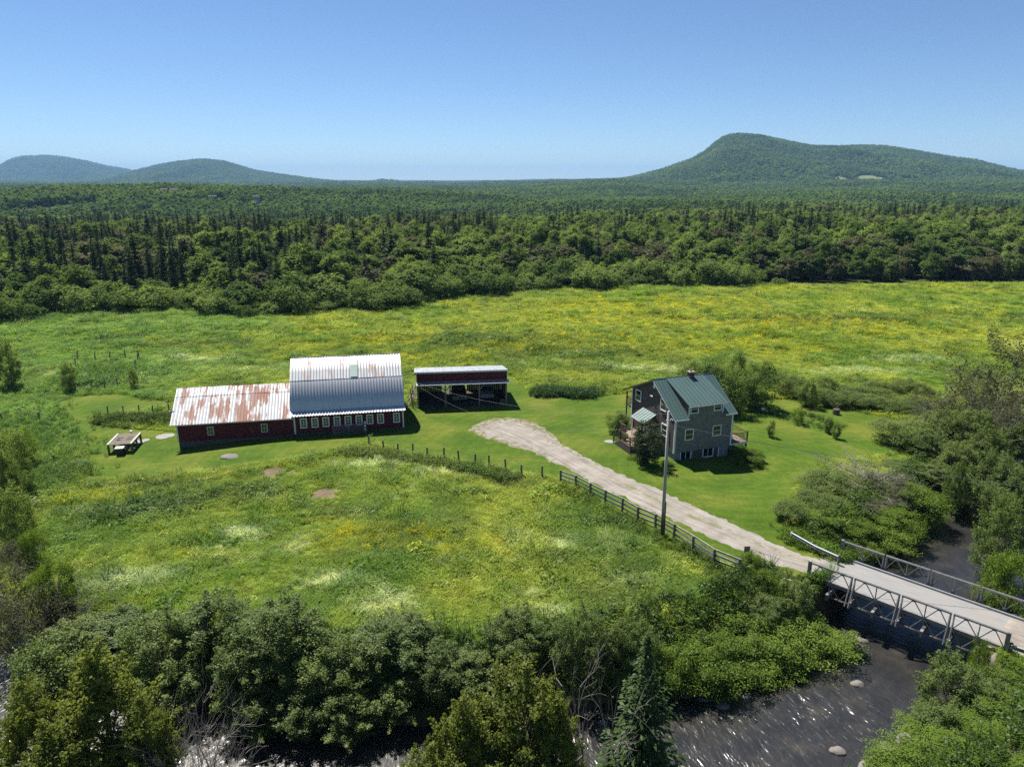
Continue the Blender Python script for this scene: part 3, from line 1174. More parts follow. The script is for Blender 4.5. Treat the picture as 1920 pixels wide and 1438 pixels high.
for i in range(4):                # alders of the river bank, leaf by leaf
    cm, cs = crown_mesh('alder_crown', M['leaf_alder'], 200 + i, 7.0, 2.7, 0.05, 120, 24000, 0.062, clump=(0.09, 0.22), upright=0.35, flat=0.9, sprigs=70)
    add_kind('alder', [('crown', cm), ('trunk', trunk_mesh('alder_trunk', M['bark'], i, 7.0, 0.09, cs[::2], 4, 0.16))], 7.0, 2.7)
for i in range(3):                # fresh green bushes, leafy to the ground
    cm, cs = crown_mesh('bush_crown', M['leaf_bright'], 220 + i, 3.2, 2.0, 0.0, 80, 12000, 0.052, clump=(0.14, 0.3), flat=0.8, sprigs=0)
    add_kind('bush', [('crown', cm), ('trunk', trunk_mesh('bush_stems', M['bark'], i, 3.2, 0.05, cs[::3], 5, 0.25))], 3.2, 2.0)
for i in range(2):                # dark dense shrubs
    cm, cs = crown_mesh('shrub_crown', M['leaf_alder'], 240 + i, 3.2, 1.8, 0.0, 70, 12000, 0.05, clump=(0.16, 0.32), sprigs=0)
    add_kind('dark_shrub', [('crown', cm), ('trunk', trunk_mesh('shrub_stems', M['bark'], i, 3.2, 0.05, cs[::3], 5, 0.25))], 3.2, 1.8)
cm, cs = crown_mesh('lilac_crown', M['leaf_lilac'], 246, 4.6, 1.5, 0.0, 70, 12000, 0.055, clump=(0.18, 0.34))
add_kind('lilac', [('crown', cm), ('trunk', trunk_mesh('lilac_stems', M['bark'], 6, 4.6, 0.05, cs[::3], 5, 0.15))], 4.6, 1.5)
for i in range(2):                # garden shrubs of a clean green
    cm, cs = crown_mesh('garden_crown', M['leaf_wood'], 250 + i, 3.6, 1.9, 0.0, 70, 11000, 0.06, clump=(0.2, 0.34), sprigs=0, rough=0.35, whole=0.4)
    add_kind('garden_shrub', [('crown', cm), ('trunk', trunk_mesh('garden_stems', M['bark'], i, 3.6, 0.06, cs[::3], 4, 0.2))], 3.6, 1.9)
for i in range(3):                # thin greyish shrubs, twigs showing
    cm, cs = crown_mesh('grey_crown', M['leaf_greyed'], 260 + i, 4.5, 2.2, 0.1, 60, 6500, 0.05, clump=(0.14, 0.3), sprigs=50)
    bm_ = bare_mesh('twigs', M['dead_wood'], 300 + i, 4.2, 0.6, 9, 3, 0.035, (3, 4))
    add_kind('grey_shrub', [('crown', cm), ('branches', bm_)], 4.5, 2.2)
for i in range(2):
    cm, cs = crown_mesh('cedar_crown', M['leaf_cedar'], 270 + i, 10.0, 3.0, 0.0, 130, 30000, 0.08, clump=(0.08, 0.2), upright=0.72, skirt=0.5, flat=1.0, sprigs=110)
    add_kind('cedar', [('crown', cm), ('trunk', trunk_mesh('cedar_trunk', M['bark'], i, 10.0, 0.16, cs[::2], 2, 0.05))], 10.0, 3.0)
for i in range(2):
    add_kind('near_spruce', [('crown', spruce_mesh('spruce_crown', M['leaf_spruce'], 280 + i, 11.0, 2.3, 46, 13, 15, 0.19)), ('trunk', pole_trunk('spruce_trunk', M['bark'], 11.0, 0.16))], 11.0, 2.3)
for i in range(3):
    add_kind('bare', [('branches', bare_mesh('bare_branches', M['dead_wood'], 320 + i, 4.5, 0.32, 11, 3, 0.04, (3, 4)))], 4.5, 1.6)
for i in range(2):
    add_kind('dead_tree', [('branches', bare_mesh('dead_branches', M['dead_wood'], 340 + i, 9.0, 0.12, 1, 4, 0.11, (3, 4)))], 8.0, 2.2)
for i in range(4):                # the wood beyond the meadow
    cm, cs = crown_mesh('wood_crown', M['leaf_wood'], 400 + i, 12.0, 3.6, 0.12, 46, 4600, 0.24, clump=(0.18, 0.34), upright=0.3, rough=0.3, whole=0.7)
    add_kind('wood_tree', [('crown', cm), ('trunk', trunk_mesh('wood_trunk', M['bark'], i, 12.0, 0.17, cs[::4], 1, 0.04, 4))], 12.0, 3.6)
for i in range(2):
    cm, cs = crown_mesh('wood_crown', M['leaf_greyed'], 420 + i, 12.0, 3.2, 0.15, 36, 2600, 0.22, clump=(0.18, 0.34), upright=0.35, rough=0.35, whole=0.5)
    add_kind('wood_grey', [('crown', cm), ('trunk', trunk_mesh('wood_trunk', M['dead_wood'], i, 12.0, 0.15, cs[::3], 1, 0.04, 4))], 12.0, 3.2)
for i in range(3):
    add_kind('wood_spruce', [('crown', spruce_mesh('spruce_crown', M['leaf_dark_spruce'], 430 + i, 14.0, 2.3, 30, 10, 8, 0.42, 0.0)), ('trunk', pole_trunk('spruce_trunk', M['bark'], 14.0, 0.17))], 14.0, 2.3)
for i in range(3):
    cm, cs = crown_mesh('edge_crown', M['leaf_wood'], 440 + i, 4.0, 2.6, 0.0, 36, 3200, 0.15, clump=(0.2, 0.38), rough=0.3, whole=0.6)
    add_kind('edge_shrub', [('crown', cm), ('trunk', trunk_mesh('edge_stems', M['bark'], i, 4.0, 0.06, cs[::5], 3, 0.2, 3))], 4.0, 2.6)

_pick = {}
WIDEN = {'alder': 0.92, 'bush': 1.08, 'dark_shrub': 1.15, 'garden_shrub': 1.12, 'grey_shrub': 1.0, 'cedar': 1.0, 'near_spruce': 1.25, 'wood_tree': 1.25, 'wood_grey': 1.2, 'edge_shrub': 1.2}


def plant(kind, name, x, y, h, w=None, label=None, cat='tree', group=None, var=None, lean=0.0, z=None, seed=None):
    """one plant as a thing of its own: height h, full width w (metres)"""
    vs = KINDS[kind]
    if var is None:
        var = _pick.get(kind, 0)
        _pick[kind] = var + 1
    parts, h0, r0 = vs[var % len(vs)]
    sx = (w / 2 / r0 * WIDEN.get(kind, 1.0)) if w else h / h0
    e = empty(name, (x, y, gz(x, y) if z is None else z), random.random() * 6.28)
    e.scale = (sx, sx, h / h0)
    if lean:
        e.rotation_euler[0] = lean
    tag(e, label, cat, group)
    for pn, me in parts:
        link(pn, me, e)
    return e


def plant_px(kind, name, px, py, Y, wpx, label, cat='tree', group=None, var=None):
    """the plant whose top is seen at pixel (px, py) and which stands at distance Y, wpx pixels wide"""
    x, y, z = far(px, py, Y)
    g = gz(x, y)
    g = max(g, WATER_Z)
    dep = Y * _c + (CAM_H - z) * _s
    return plant(kind, name, x, y, max(0.5, z - g), wpx * dep / FOC, label, cat, group, var, z=g)


# ------------------------------------------------------------------ scattering what nobody could count
def source_collection(name, meshes):
    c = bpy.data.collections.new(name)
    for i, me in enumerate(meshes):
        o = bpy.data.objects.new('%s_%02d' % (name, i), me)
        c.objects.link(o)
    return c


def scatter(name, pts, rot, scl, idx, coll, label, cat, col=None):
    n = len(pts)
    me = bpy.data.meshes.new(name)
    me.vertices.add(n)
    me.vertices.foreach_set('co', np.ascontiguousarray(pts, np.float32).ravel())

    def at_(nm, ty, fld, data):
        a = me.attributes.new(nm, ty, 'POINT')
        a.data.foreach_set(fld, np.ascontiguousarray(data).ravel())
    at_('rot', 'FLOAT_VECTOR', 'vector', rot.astype(np.float32))
    at_('scl', 'FLOAT_VECTOR', 'vector', scl.astype(np.float32))
    at_('idx', 'INT', 'value', idx.astype(np.int32))
    if col is not None:
        at_('icol', 'FLOAT_COLOR', 'color', np.concatenate([col, np.ones((n, 1))], 1).astype(np.float32))
    o = link(name, me)
    t = bpy.data.node_groups.new(name, 'GeometryNodeTree')
    t.interface.new_socket('Geometry', in_out='INPUT', socket_type='NodeSocketGeometry')
    t.interface.new_socket('Geometry', in_out='OUTPUT', socket_type='NodeSocketGeometry')
    gi = t.nodes.new('NodeGroupInput')
    go = t.nodes.new('NodeGroupOutput')
    ip = t.nodes.new('GeometryNodeInstanceOnPoints')
    ci = t.nodes.new('GeometryNodeCollectionInfo')
    ci.inputs['Collection'].default_value = coll
    ci.inputs['Separate Children'].default_value = True
    ci.inputs['Reset Children'].default_value = True

    def named(nm, ty):
        a = t.nodes.new('GeometryNodeInputNamedAttribute')
        a.data_type = ty
        a.inputs['Name'].default_value = nm
        return a.outputs['Attribute']
    e2r = t.nodes.new('FunctionNodeEulerToRotation')
    t.links.new(named('rot', 'FLOAT_VECTOR'), e2r.inputs[0])
    t.links.new(gi.outputs[0], ip.inputs['Points'])
    t.links.new(ci.outputs[0], ip.inputs['Instance'])
    ip.inputs['Pick Instance'].default_value = True
    t.links.new(named('idx', 'INT'), ip.inputs['Instance Index'])
    t.links.new(e2r.outputs[0], ip.inputs['Rotation'])
    t.links.new(named('scl', 'FLOAT_VECTOR'), ip.inputs['Scale'])
    t.links.new(ip.outputs[0], go.inputs[0])
    md = o.modifiers.new('scatter', 'NODES')
    md.node_group = t
    tag(o, label, cat, kind='stuff')
    return o


def joined(parts, name):
    """several part meshes as one mesh, material per part (for sources of a scatter)"""
    me = bpy.data.meshes.new(name)
    import bmesh
    bm = bmesh.new()
    base = 0
    lay = bm.faces.layers.float.new('lv')
    for k, (pn, src) in enumerate(parts):
        bm.from_mesh(src)
        bm.faces.ensure_lookup_table()
        lay = bm.faces.layers.float.get('lv') or bm.faces.layers.float.new('lv')
        for f in bm.faces[base:]:
            f.material_index = k
        base = len(bm.faces)
        me.materials.append(src.materials[0])
    bm.to_mesh(me)
    bm.free()
    return me


def tuft(seed, n, h, r, w, bend=0.5, head=False):
    """a clump of arching grass blades"""
    g = np.random.default_rng(seed)
    V, F, LV = [], [], []
    for i in range(n):
        a = g.random() * 6.283
        p = np.array([math.cos(a), math.sin(a), 0]) * r * math.sqrt(g.random())
        b = g.random() * 6.283
        d = np.array([math.cos(b), math.sin(b), 0])
        s = np.array([-d[1], d[0], 0]) * w * (0.6 + 0.8 * g.random())
        hh = h * (0.5 + 0.7 * g.random())
        k = bend * hh * (0.3 + g.random())
        q1 = p + d * k * 0.35 + np.array([0, 0, hh * 0.6])
        q2 = p + d * k + np.array([0, 0, hh * (0.95 if not head else 1.0)])
        m = len(V)
        V += [p - s, p + s, q1 + s * 0.8, q1 - s * 0.8, q2 + s * (0.9 if head else 0.25), q2 - s * (0.9 if head else 0.25)]
        F += [(m, m + 1, m + 2, m + 3), (m + 3, m + 2, m + 4, m + 5)]
        v = g.random()
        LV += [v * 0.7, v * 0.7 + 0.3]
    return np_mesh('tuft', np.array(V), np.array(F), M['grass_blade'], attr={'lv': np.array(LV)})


def weed(seed, n, h, r, leaf):
    """a broad-leaved weed clump"""
    g = np.random.default_rng(seed)
    d = unit(g.normal(size=(n, 3)))
    c = d * np.array([r, r, h * 0.5]) * (g.random((n, 1)) ** 0.4) + np.array([0, 0, h * 0.5])
    nrm = unit(d * 0.4 + np.array([0, 0, 0.8]) + g.normal(size=(n, 3)) * 0.4)
    s = leaf * (0.6 + 0.8 * g.random(n))
    V, F = leaves(c, nrm, g.normal(size=(n, 3)), s, s * 0.5, g)
    return np_mesh('weed', V, F, M['grass_blade'], attr={'lv': g.random(n)})

# ------------------------------------------------------------------ building helpers
def ribbed(prof, x0, x1, pitch, rib, name, mat, parent, n_sub=1, wob=0.0, seed=0):
    """ribbed sheet metal laid over a profile of (y, z) points, ribs running up the slope"""
    P = []
    for (a, b) in zip(prof[:-1], prof[1:]):
        for k in range(n_sub):
            P.append((a[0] + (b[0] - a[0]) * k / n_sub, a[1] + (b[1] - a[1]) * k / n_sub))
    P.append(prof[-1])
    P = np.array(P, float)
    d = np.gradient(P, axis=0)
    nr = np.stack([-d[:, 1], d[:, 0]], 1)
    nr /= np.linalg.norm(nr, axis=1, keepdims=True)
    nr *= np.sign(nr[:, 1:2] + 1e-9)
    n = int(round((x1 - x0) / pitch))
    us, hs = [], []
    for i in range(n):
        b = x0 + (x1 - x0) * i / n
        p = (x1 - x0) / n
        us += [b, b + p * 0.66, b + p * 0.76, b + p * 0.88]
        hs += [0, 0, rib, rib]
    us.append(x1)
    hs.append(0)
    us, hs = np.array(us), np.array(hs)
    w = (fbm(us / 0.9, us * 0, seed, 3) - 0.5) * wob
    X = np.repeat(us[None, :], len(P), 0)
    Y = P[:, 0:1] + nr[:, 0:1] * (hs + w)[None, :]
    Z = P[:, 1:2] + nr[:, 1:2] * (hs + w)[None, :]
    m, k = X.shape
    i = np.arange(m * k).reshape(m, k)
    q = np.stack([i[:-1, :-1], i[:-1, 1:], i[1:, 1:], i[1:, :-1]], -1).reshape(-1, 4)
    top = np.stack([X, Y, Z], -1).reshape(-1, 3)
    low = top.copy()
    low[:, 2] -= 0.02
    V = np.concatenate([top, low])
    q = np.concatenate([q, q[:, ::-1] + m * k])
    me = np_mesh(name, V, q, mat)
    return link(name, me, parent)


def clip_band(poly, z0, z1):
    """part of a convex outline [(h, z)] between two levels"""
    def half(pl, zc, keep_above):
        out = []
        for i in range(len(pl)):
            a, b = pl[i], pl[(i + 1) % len(pl)]
            ia = (a[1] >= zc) == keep_above or a[1] == zc
            ib = (b[1] >= zc) == keep_above or b[1] == zc
            if ia:
                out.append(a)
            if ia != ib:
                t = (zc - a[1]) / (b[1] - a[1])
                out.append((a[0] + (b[0] - a[0]) * t, zc))
        return out
    p = half(poly, z0, True)
    return half(p, z1, False) if len(p) > 2 else []


def lap_wall(poly, place, course, proud, name, mat, parent):
    """lapped courses over a convex outline; place(h, z, out) gives the point"""
    mb = MB()
    zs = [p[1] for p in poly]
    z = min(zs)
    while z < max(zs) - 1e-6:
        z1 = min(z + course, max(zs))
        b = clip_band(poly, z, z1)
        if len(b) > 2:
            off = [proud + 0.004 - proud * (p[1] - z) / course for p in b]
            vs = [place(p[0], p[1], o) for p, o in zip(b, off)]
            fs = [tuple(range(len(b)))]
            low = [p for p in b if abs(p[1] - z) < 1e-6]
            if len(low) >= 2:
                h0, h1 = min(p[0] for p in low), max(p[0] for p in low)
                n = len(vs)
                vs += [place(h0, z, 0), place(h1, z, 0), place(h1, z, proud + 0.004), place(h0, z, proud + 0.004)]
                fs.append((n, n + 1, n + 2, n + 3))
            mb.add(vs, fs)
        z = z1
    return mb.build(name, mat, parent, fix=False)


def window(parent, place, cx, cz, w, h, nx=2, nz=3, frame=0.1, mat='white_trim', thick=0.07, name='window', sash=0.045):
    """a framed window: trim, bars and glass; place(h, z, out)"""
    mb = MB()

    def bar(h0, h1, z0, z1, o0, o1):
        vs = [place(h, z, o) for o in (o0, o1) for (h, z) in ((h0, z0), (h1, z0), (h1, z1), (h0, z1))]
        mb.add(vs, [(0, 3, 2, 1), (4, 5, 6, 7), (0, 1, 5, 4), (1, 2, 6, 5), (2, 3, 7, 6), (3, 0, 4, 7)])
    x0, x1, z0, z1 = cx - w / 2, cx + w / 2, cz - h / 2, cz + h / 2
    bar(x0 - frame, x0, z0 - frame, z1 + frame, 0.0, thick)
    bar(x1, x1 + frame, z0 - frame, z1 + frame, 0.0, thick)
    bar(x0, x1, z0 - frame, z0, 0.0, thick + 0.02)
    bar(x0, x1, z1, z1 + frame, 0.0, thick)
    o = mb.build(name, M[mat], parent)
    mb = MB()
    for i in range(1, nx):
        c = x0 + w * i / nx
        bar(c - sash / 2, c + sash / 2, z0, z1, 0.032, 0.05)
    for i in range(1, nz):
        c = z0 + h * i / nz
        bar(x0, x1, c - sash / 2, c + sash / 2, 0.032, 0.052)
    if nx > 1 or nz > 1:
        mb.build('glazing_bars', M[mat], o)
    mb = MB()
    bar(x0, x1, z0, z1, 0.0, 0.034)
    mb.build('pane', M['glass'], o)
    return o


# ------------------------------------------------------------------ the barn
barn = empty('barn', (-24.17, 74.44, 0), R(11))
tag(barn, 'long red barn with arched tin roof and low rusty-roofed wing', 'barn')
W0, W1 = -12.15, 12.05
ARCH = [(0.0, 2.62), (0.14, 2.95), (0.44, 3.6), (0.88, 4.33), (1.42, 5.03), (2.0, 5.7), (3.3, 6.78), (5.0, 7.55)]
arch_full = ARCH + [(10 - y, z) for y, z in ARCH[::-1][1:]]
MB().box(0.06, W1 - 0.06, 0.06, 9.94, -1.3, 0.2).build('foundation', M['old_concrete'], barn)
MB().box(W0 + 0.06, 0.055, 0.06, 7.94, -1.6, 0.14).build('foundation', M['old_concrete'], barn)
mb = MB()
body = [(0, 0.2)] + [(y + (0.05 if y < 5 else -0.05), z - 0.1) for y, z in arch_full] + [(10, 0.2)]
mb.prism(body, 'x', 0, W1)
mb.build('wall', M['red_boards'], barn)
mb = MB()
mb.prism([(0, 0.14), (8, 0.14), (8, 2.2), (4, 4.78), (0, 2.2)], 'x', W0, -0.005)
mb.build('wing_wall', M['red_boards'], barn)
ribbed([(1.88, 5.8), (3.3, 6.92), (5.02, 7.67)], -0.28, 12.12, 0.325, 0.035, 'upper_roof', M['tin_main'], barn, 3, 0.02, 1)
ribbed([(0.04, 2.8), (0.13, 3.05), (0.36, 3.72), (0.72, 4.4), (1.14, 4.98), (1.56, 5.46), (2.04, 5.9)], -0.28, 12.2, 0.325, 0.035, 'lower_roof', M['tin_low'], barn, 2, 0.02, 2)
ribbed([(-0.62, 2.42), (0.09, 2.84)], -0.3, 12.3, 0.325, 0.035, 'eave_flare', M['tin_shed'], barn, 2, 0.015, 3)
ribbed([(5.0, 7.672), (6.8, 6.95), (8.3, 5.88), (9.3, 4.6), (9.95, 2.9), (10.55, 2.45)], -0.28, 12.12, 0.325, 0.035, 'back_roof', M['tin_main'], barn, 2, 0.02, 4)
MB().tube([(-0.3, 5.0, 7.68), (12.14, 5.0, 7.68)], 0.07, 6).build('ridge_cap', M['galvanised'], barn)
# the two courses of the wing's roof, the upper lapping the lower
ribbed([(-0.45, 2.2), (3.0, 4.42)], -12.65, -0.02, 0.325, 0.035, 'wing_roof', M['tin_wing'], barn, 4, 0.03, 5)
ribbed([(2.86, 4.36), (4.02, 5.06)], -12.62, -0.02, 0.325, 0.035, 'wing_roof', M['tin_wing'], barn, 2, 0.03, 6)
ribbed([(4.0, 5.062), (8.45, 2.2)], -12.6, -0.02, 0.325, 0.035, 'wing_roof', M['tin_wing'], barn, 3, 0.03, 7)
mb = MB()
mb.slab((6.35, 1.95, 5.95), (7.15, 1.95, 5.95), (7.15, 3.3, 7.0), (6.35, 3.3, 7.0), 0.02)
mb.slab((6.35, 3.302, 7.0), (7.15, 3.302, 7.0), (7.15, 4.1, 7.36), (6.35, 4.1, 7.36), 0.02)
m_ = NT('green_fibreglass')
m_.pbr(m_.mix(m_.noise(m_.coord(scale=(4, 1, 1)), 1.5, 4), (0.24, 0.36, 0.31), (0.42, 0.52, 0.46)), 0.5)
mb.build('skylight_sheet', m_.m, barn)


def front(h, z, o):
    return (h, -o, z)


for x in (1.05, 2.27, 3.46, 4.67, 5.88, 7.08, 8.27, 9.46, 11.25):
    window(barn, front, x, 1.42, 0.52, 0.92, 2, 3, 0.12)
for x, z in ((-8.72, 1.2), (-3.14, 1.16)):
    window(barn, front, x, z, 0.5, 0.8, 2, 2, 0.1, 'rail_wood')
for x0, x1, z1 in ((-0.003, 0.16, 2.62), (W1 - 0.14, W1 + 0.02, 2.6), (W0 - 0.02, W0 + 0.12, 2.2)):
    MB().box(x0, x1, -0.035, 0.02, 0.2, z1).build('corner_board', M['white_trim'], barn)
MB().box(W0, -0.01, -0.36, -0.3, 2.06, 2.2).build('fascia', M['white_trim'], barn)
MB().box(0.05, W1, -0.42, -0.37, 2.34, 2.46).build('fascia', M['grey_wood'], barn)
mb = MB()
mb.beam((-12.15, 1.2, 3.2), (-12.85, 1.2, 3.35), 0.05)
mb.box(-12.98, -12.78, 1.1, 1.3, 3.15, 3.3)
mb.build('wall_lamp', M['galvanised'], barn)
MB().box(W1 + 0.001, W1 + 0.05, 4.0, 6.2, 0.2, 2.4).build('door', M['grey_boards'], barn)

# ------------------------------------------------------------------ the open shed
shed = empty('open_shed', (-11.75, 84.19, 0), R(7))
tag(shed, 'open-fronted red machine shed with a pale flat roof', 'shed')
SW, SDp = 11.25, 7.0
MB().slab((-0.3, 0.35, 4.56), (SW + 0.15, 0.35, 4.56), (SW + 0.15, SDp + 0.3, 3.32), (-0.3, SDp + 0.3, 3.32), 0.08).build('roof', M['tin_shed'], shed)
MB().box(0.05, SW - 0.05, -0.3, SDp - 0.06, -0.4, 0.075).build('floor', M['dirt'], shed)
MB().box(-0.02, SW + 0.02, 0.42, 0.5, 3.3, 4.42).build('front_wall', M['red_boards'], shed)
MB().box(-0.3, SW + 0.15, 0.36, 0.4, 4.36, 4.5).build('fascia', M['white_trim'], shed)
MB().slab((0.0, -0.5, 3.12), (SW + 0.2, -0.5, 3.12), (SW + 0.2, 0.42, 3.34), (0.0, 0.42, 3.34), 0.05).build('awning', M['tin_shed'], shed)
MB().box(0.0, SW + 0.2, -0.54, -0.505, 3.04, 3.12).build('awning_board', M['white_trim'], shed)
mb = MB()
for i in range(24):
    y0 = 0.1 + i * (SDp - 0.1) / 24
    mb.box(0.0, 0.04 + 0.012 * (i % 2), y0, y0 + (SDp - 0.1) / 24 - 0.012, -0.15, 4.45 - 1.18 * (y0 / SDp))
mb.build('side_wall', M['grey_boards'], shed)
mb = MB()
for i in range(24):
    y0 = 0.3 + i * (SDp - 0.3) / 24
    mb.box(SW - 0.04 - 0.01 * (i % 2), SW, y0, y0 + (SDp - 0.3) / 24 - 0.012, -0.15, 4.42 - 1.18 * (y0 / SDp))
mb.build('side_wall', M['grey_boards'], shed)
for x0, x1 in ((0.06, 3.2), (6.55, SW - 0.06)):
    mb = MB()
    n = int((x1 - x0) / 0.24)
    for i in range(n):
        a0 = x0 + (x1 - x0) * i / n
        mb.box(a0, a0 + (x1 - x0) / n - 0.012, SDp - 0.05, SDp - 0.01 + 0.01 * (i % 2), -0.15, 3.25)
    mb.build('back_wall', M['old_boards'], shed)  # darker boards than the sides: the shed's inner shade is in the colour
for x in (0.12, 3.5, 7.72, SW - 0.14):
    MB().box(x - 0.09, x + 0.09, -0.05, 0.13, -0.2, 3.4).build('post', M['grey_wood'], shed)
    MB().beam((x, 0.04, 3.3), (x, SDp, 3.2), 0.1, 0.18).build('rafter', M['post_wood'], shed)
for x, s in ((3.5, -1), (3.5, 1), (7.72, -1), (7.72, 1)):
    MB().beam((x, 0.05, 2.1), (x + s * 0.95, 0.05, 3.2), 0.1).build('brace', M['grey_wood'], shed)
MB().box(-0.02, SW, 0.14, 0.3, 3.02, 3.28).build('header_beam', M['post_wood'], shed)


def shed_pt(x, y, z=0):
    v = shed.matrix_basis @ Vector((x, y, z))
    return v


shed.matrix_basis  # placed above; parts below stand inside it
M_SHED = Matrix.Translation((-11.75, 84.19, 0)) @ Matrix.Rotation(R(7), 4, 'Z')


def vehicle(name, label, cat, x, y, rz, L, Wd, prof, glass_prof, mat, wheel_r, ax):
    """a motor vehicle nose towards -y of its own frame"""
    p = M_SHED @ Vector((x, y, 0))
    e = empty(name, (p.x, p.y, gz(p.x, p.y)), R(7) + rz)
    tag(e, label, cat)
    import bmesh
    mb = MB()
    mb.prism(prof, 'x', -Wd / 2, Wd / 2)
    o = mb.build('body', mat, e)
    bm = bmesh.new()
    bm.from_mesh(o.data)
    bmesh.ops.bevel(bm, geom=[ed for ed in bm.edges], offset=0.05, segments=2, affect='EDGES')
    bm.to_mesh(o.data)
    bm.free()
    # cabin glass: windscreen, sides and back set into a tapered greenhouse
    (a, za), (b, zb), (c, zc), (d, zd) = glass_prof
    t = 0.12
    mb = MB()
    w0, w1 = Wd / 2 - 0.02, Wd / 2 - 0.16
    vs = [(-w0, a, za), (w0, a, za), (w0, d, zd), (-w0, d, zd), (-w1, b, zb), (w1, b, zb), (w1, c, zc), (-w1, c, zc)]
    mb.add(vs, [(0, 1, 5, 4), (1, 2, 6, 5), (2, 3, 7, 6), (3, 0, 4, 7)])
    mb.build('windows', M['glass'], e)
    mb = MB()
    mb.slab((-w1 - 0.03, b - 0.05, zb + 0.045), (w1 + 0.03, b - 0.05, zb + 0.045), (w1 + 0.03, c + 0.05, zc + 0.045), (-w1 - 0.03, c + 0.05, zc + 0.045), 0.06)
    rf = mb.build('roof', mat, e)
    mb = MB()
    for s in (-1, 1):
        mb.beam((s * w0, a, za), (s * w1, b, zb), 0.07)
        mb.beam((s * w0, d, zd), (s * w1, c, zc), 0.09)
        mb.beam((s * w0, (a + d) / 2, za), (s * w1, (b + c) / 2, zb), 0.08)
    o_p = mb.build('pillars', mat, rf)
    o_p['kind'] = 'stuff'
    for yy in ax:
        for s in (-1, 1):
            mb = MB()
            mb.tube([(s * (Wd / 2 - 0.2), yy, wheel_r), (s * (Wd / 2 + 0.02), yy, wheel_r)], wheel_r, 18)
            wh = mb.build('wheel', M['tyre'], e)
            mb = MB()
            mb.tube([(s * (Wd / 2 + 0.015), yy, wheel_r), (s * (Wd / 2 + 0.03), yy, wheel_r)], wheel_r * 0.58, 14)
            mb.build('rim', M['galvanised'], wh)
    zf = prof[1][1]
    MB().box(-Wd / 2 + 0.02, Wd / 2 - 0.02, -0.09, 0.06, 0.36, 0.5).build('bumper', M['chrome'], e)
    mb = MB()
    for k in range(4):
        mb.box(-Wd * 0.27, Wd * 0.27, -0.035, 0.03, 0.58 + k * 0.065, 0.61 + k * 0.065)
    mb.build('grille', M['chrome'], e)
    for s in (-1, 1):
        MB().box(s * Wd * 0.385 - 0.14, s * Wd * 0.385 + 0.14, -0.03, 0.05, 0.6, 0.8).build('headlight', M['chrome'], e)
        MB().box(s * (Wd / 2 + 0.09) - 0.08, s * (Wd / 2 + 0.09) + 0.08, a + 0.15, a + 0.25, za + 0.02, za + 0.18).build('mirror', M['black'], e)
    return e


vehicle('parked_van', 'black van with a bright grille parked in the middle bay of the shed', 'van', 5.35, 2.0, 0.06, 4.9, 1.9,
        [(0.0, 0.35), (0.0, 0.95), (0.9, 1.12), (4.8, 1.12), (4.85, 0.4)], [(0.95, 1.1), (1.55, 1.82), (4.55, 1.82), (4.8, 1.1)], M['car_black'], 0.36, (0.85, 3.9))
vehicle('parked_car', 'pale saloon car parked nose out in the right bay of the shed', 'car', 8.95, 2.4, 0.0, 4.3, 1.7,
        [(0.0, 0.3), (0.0, 0.78), (1.2, 0.92), (4.2, 0.92), (4.25, 0.35)], [(1.15, 0.9), (1.85, 1.38), (3.2, 1.38), (3.85, 0.9)], M['car_pale'], 0.31, (0.8, 3.3))
p = M_SHED @ Vector((SW - 0.55, 0.0, 0))
mb = MB()
for k in range(24):
    a0, a1 = 6.2832 * k / 24, 6.2832 * (k + 1) / 24
    mb.tube([(0.34 * math.cos(a0), 0, 0.34 * math.sin(a0)), (0.34 * math.cos(a1), 0, 0.34 * math.sin(a1))], 0.06, 5, False)
for k in range(6):
    mb.beam((0, 0, 0), (0.3 * math.cos(k * 1.047), 0, 0.3 * math.sin(k * 1.047)), 0.035)
o = mb.build('spare_wheel', M['grey_wood'])
o.location = (p.x, p.y, gz(p.x, p.y) + 0.42)
o.rotation_euler = (R(-14), 0, R(12))
tag(o, 'old spoked wheel leaning by the right-hand post of the shed', 'wheel')
# old boards and poles leaning between the barn and the shed
for k in range(14):
    g_ = np.random.default_rng(900 + k)
    y0 = 0.2 + k * 0.33
    a = M_SHED @ Vector((-0.55 - 1.1 * g_.random(), y0 + g_.normal() * 0.15, 0))
    b = M_SHED @ Vector((-0.14 - (0.75 if k % 3 == 0 else 0) * g_.random(), y0 + g_.normal() * 0.5, 1.3 + 1.5 * g_.random()))
    a.z = gz(a.x, a.y) + 0.02
    o = MB().beam((0, 0, 0), b - a, 0.09 + 0.08 * g_.random(), 0.045).build('board', M['rail_wood'] if k % 2 else M['grey_wood'])
    o.location = a
    tag(o, 'weathered board in the jumble leaning on the shed beside the barn', 'board', 'boards leaning against the shed')

# ------------------------------------------------------------------ the house
house = empty('house', (16.31, 66.98, 0), R(20))
tag(house, 'brown shingled two-storey house with green metal roof and dormer', 'house')
HW, HD = 6.75, 8.7                        # width along the ridge, depth
RIDGE_V, RIDGE_Z, EAVE_Z, BACK_Z = 4.2, 7.45, 4.72, 5.46


def hfront(h, z, o):
    return (h, -o, z)


def hleft(h, z, o):
    return (-o, h, z)


def hright(h, z, o):
    return (HW + o, h, z)


def hback(h, z, o):
    return (h, HD + o, z)


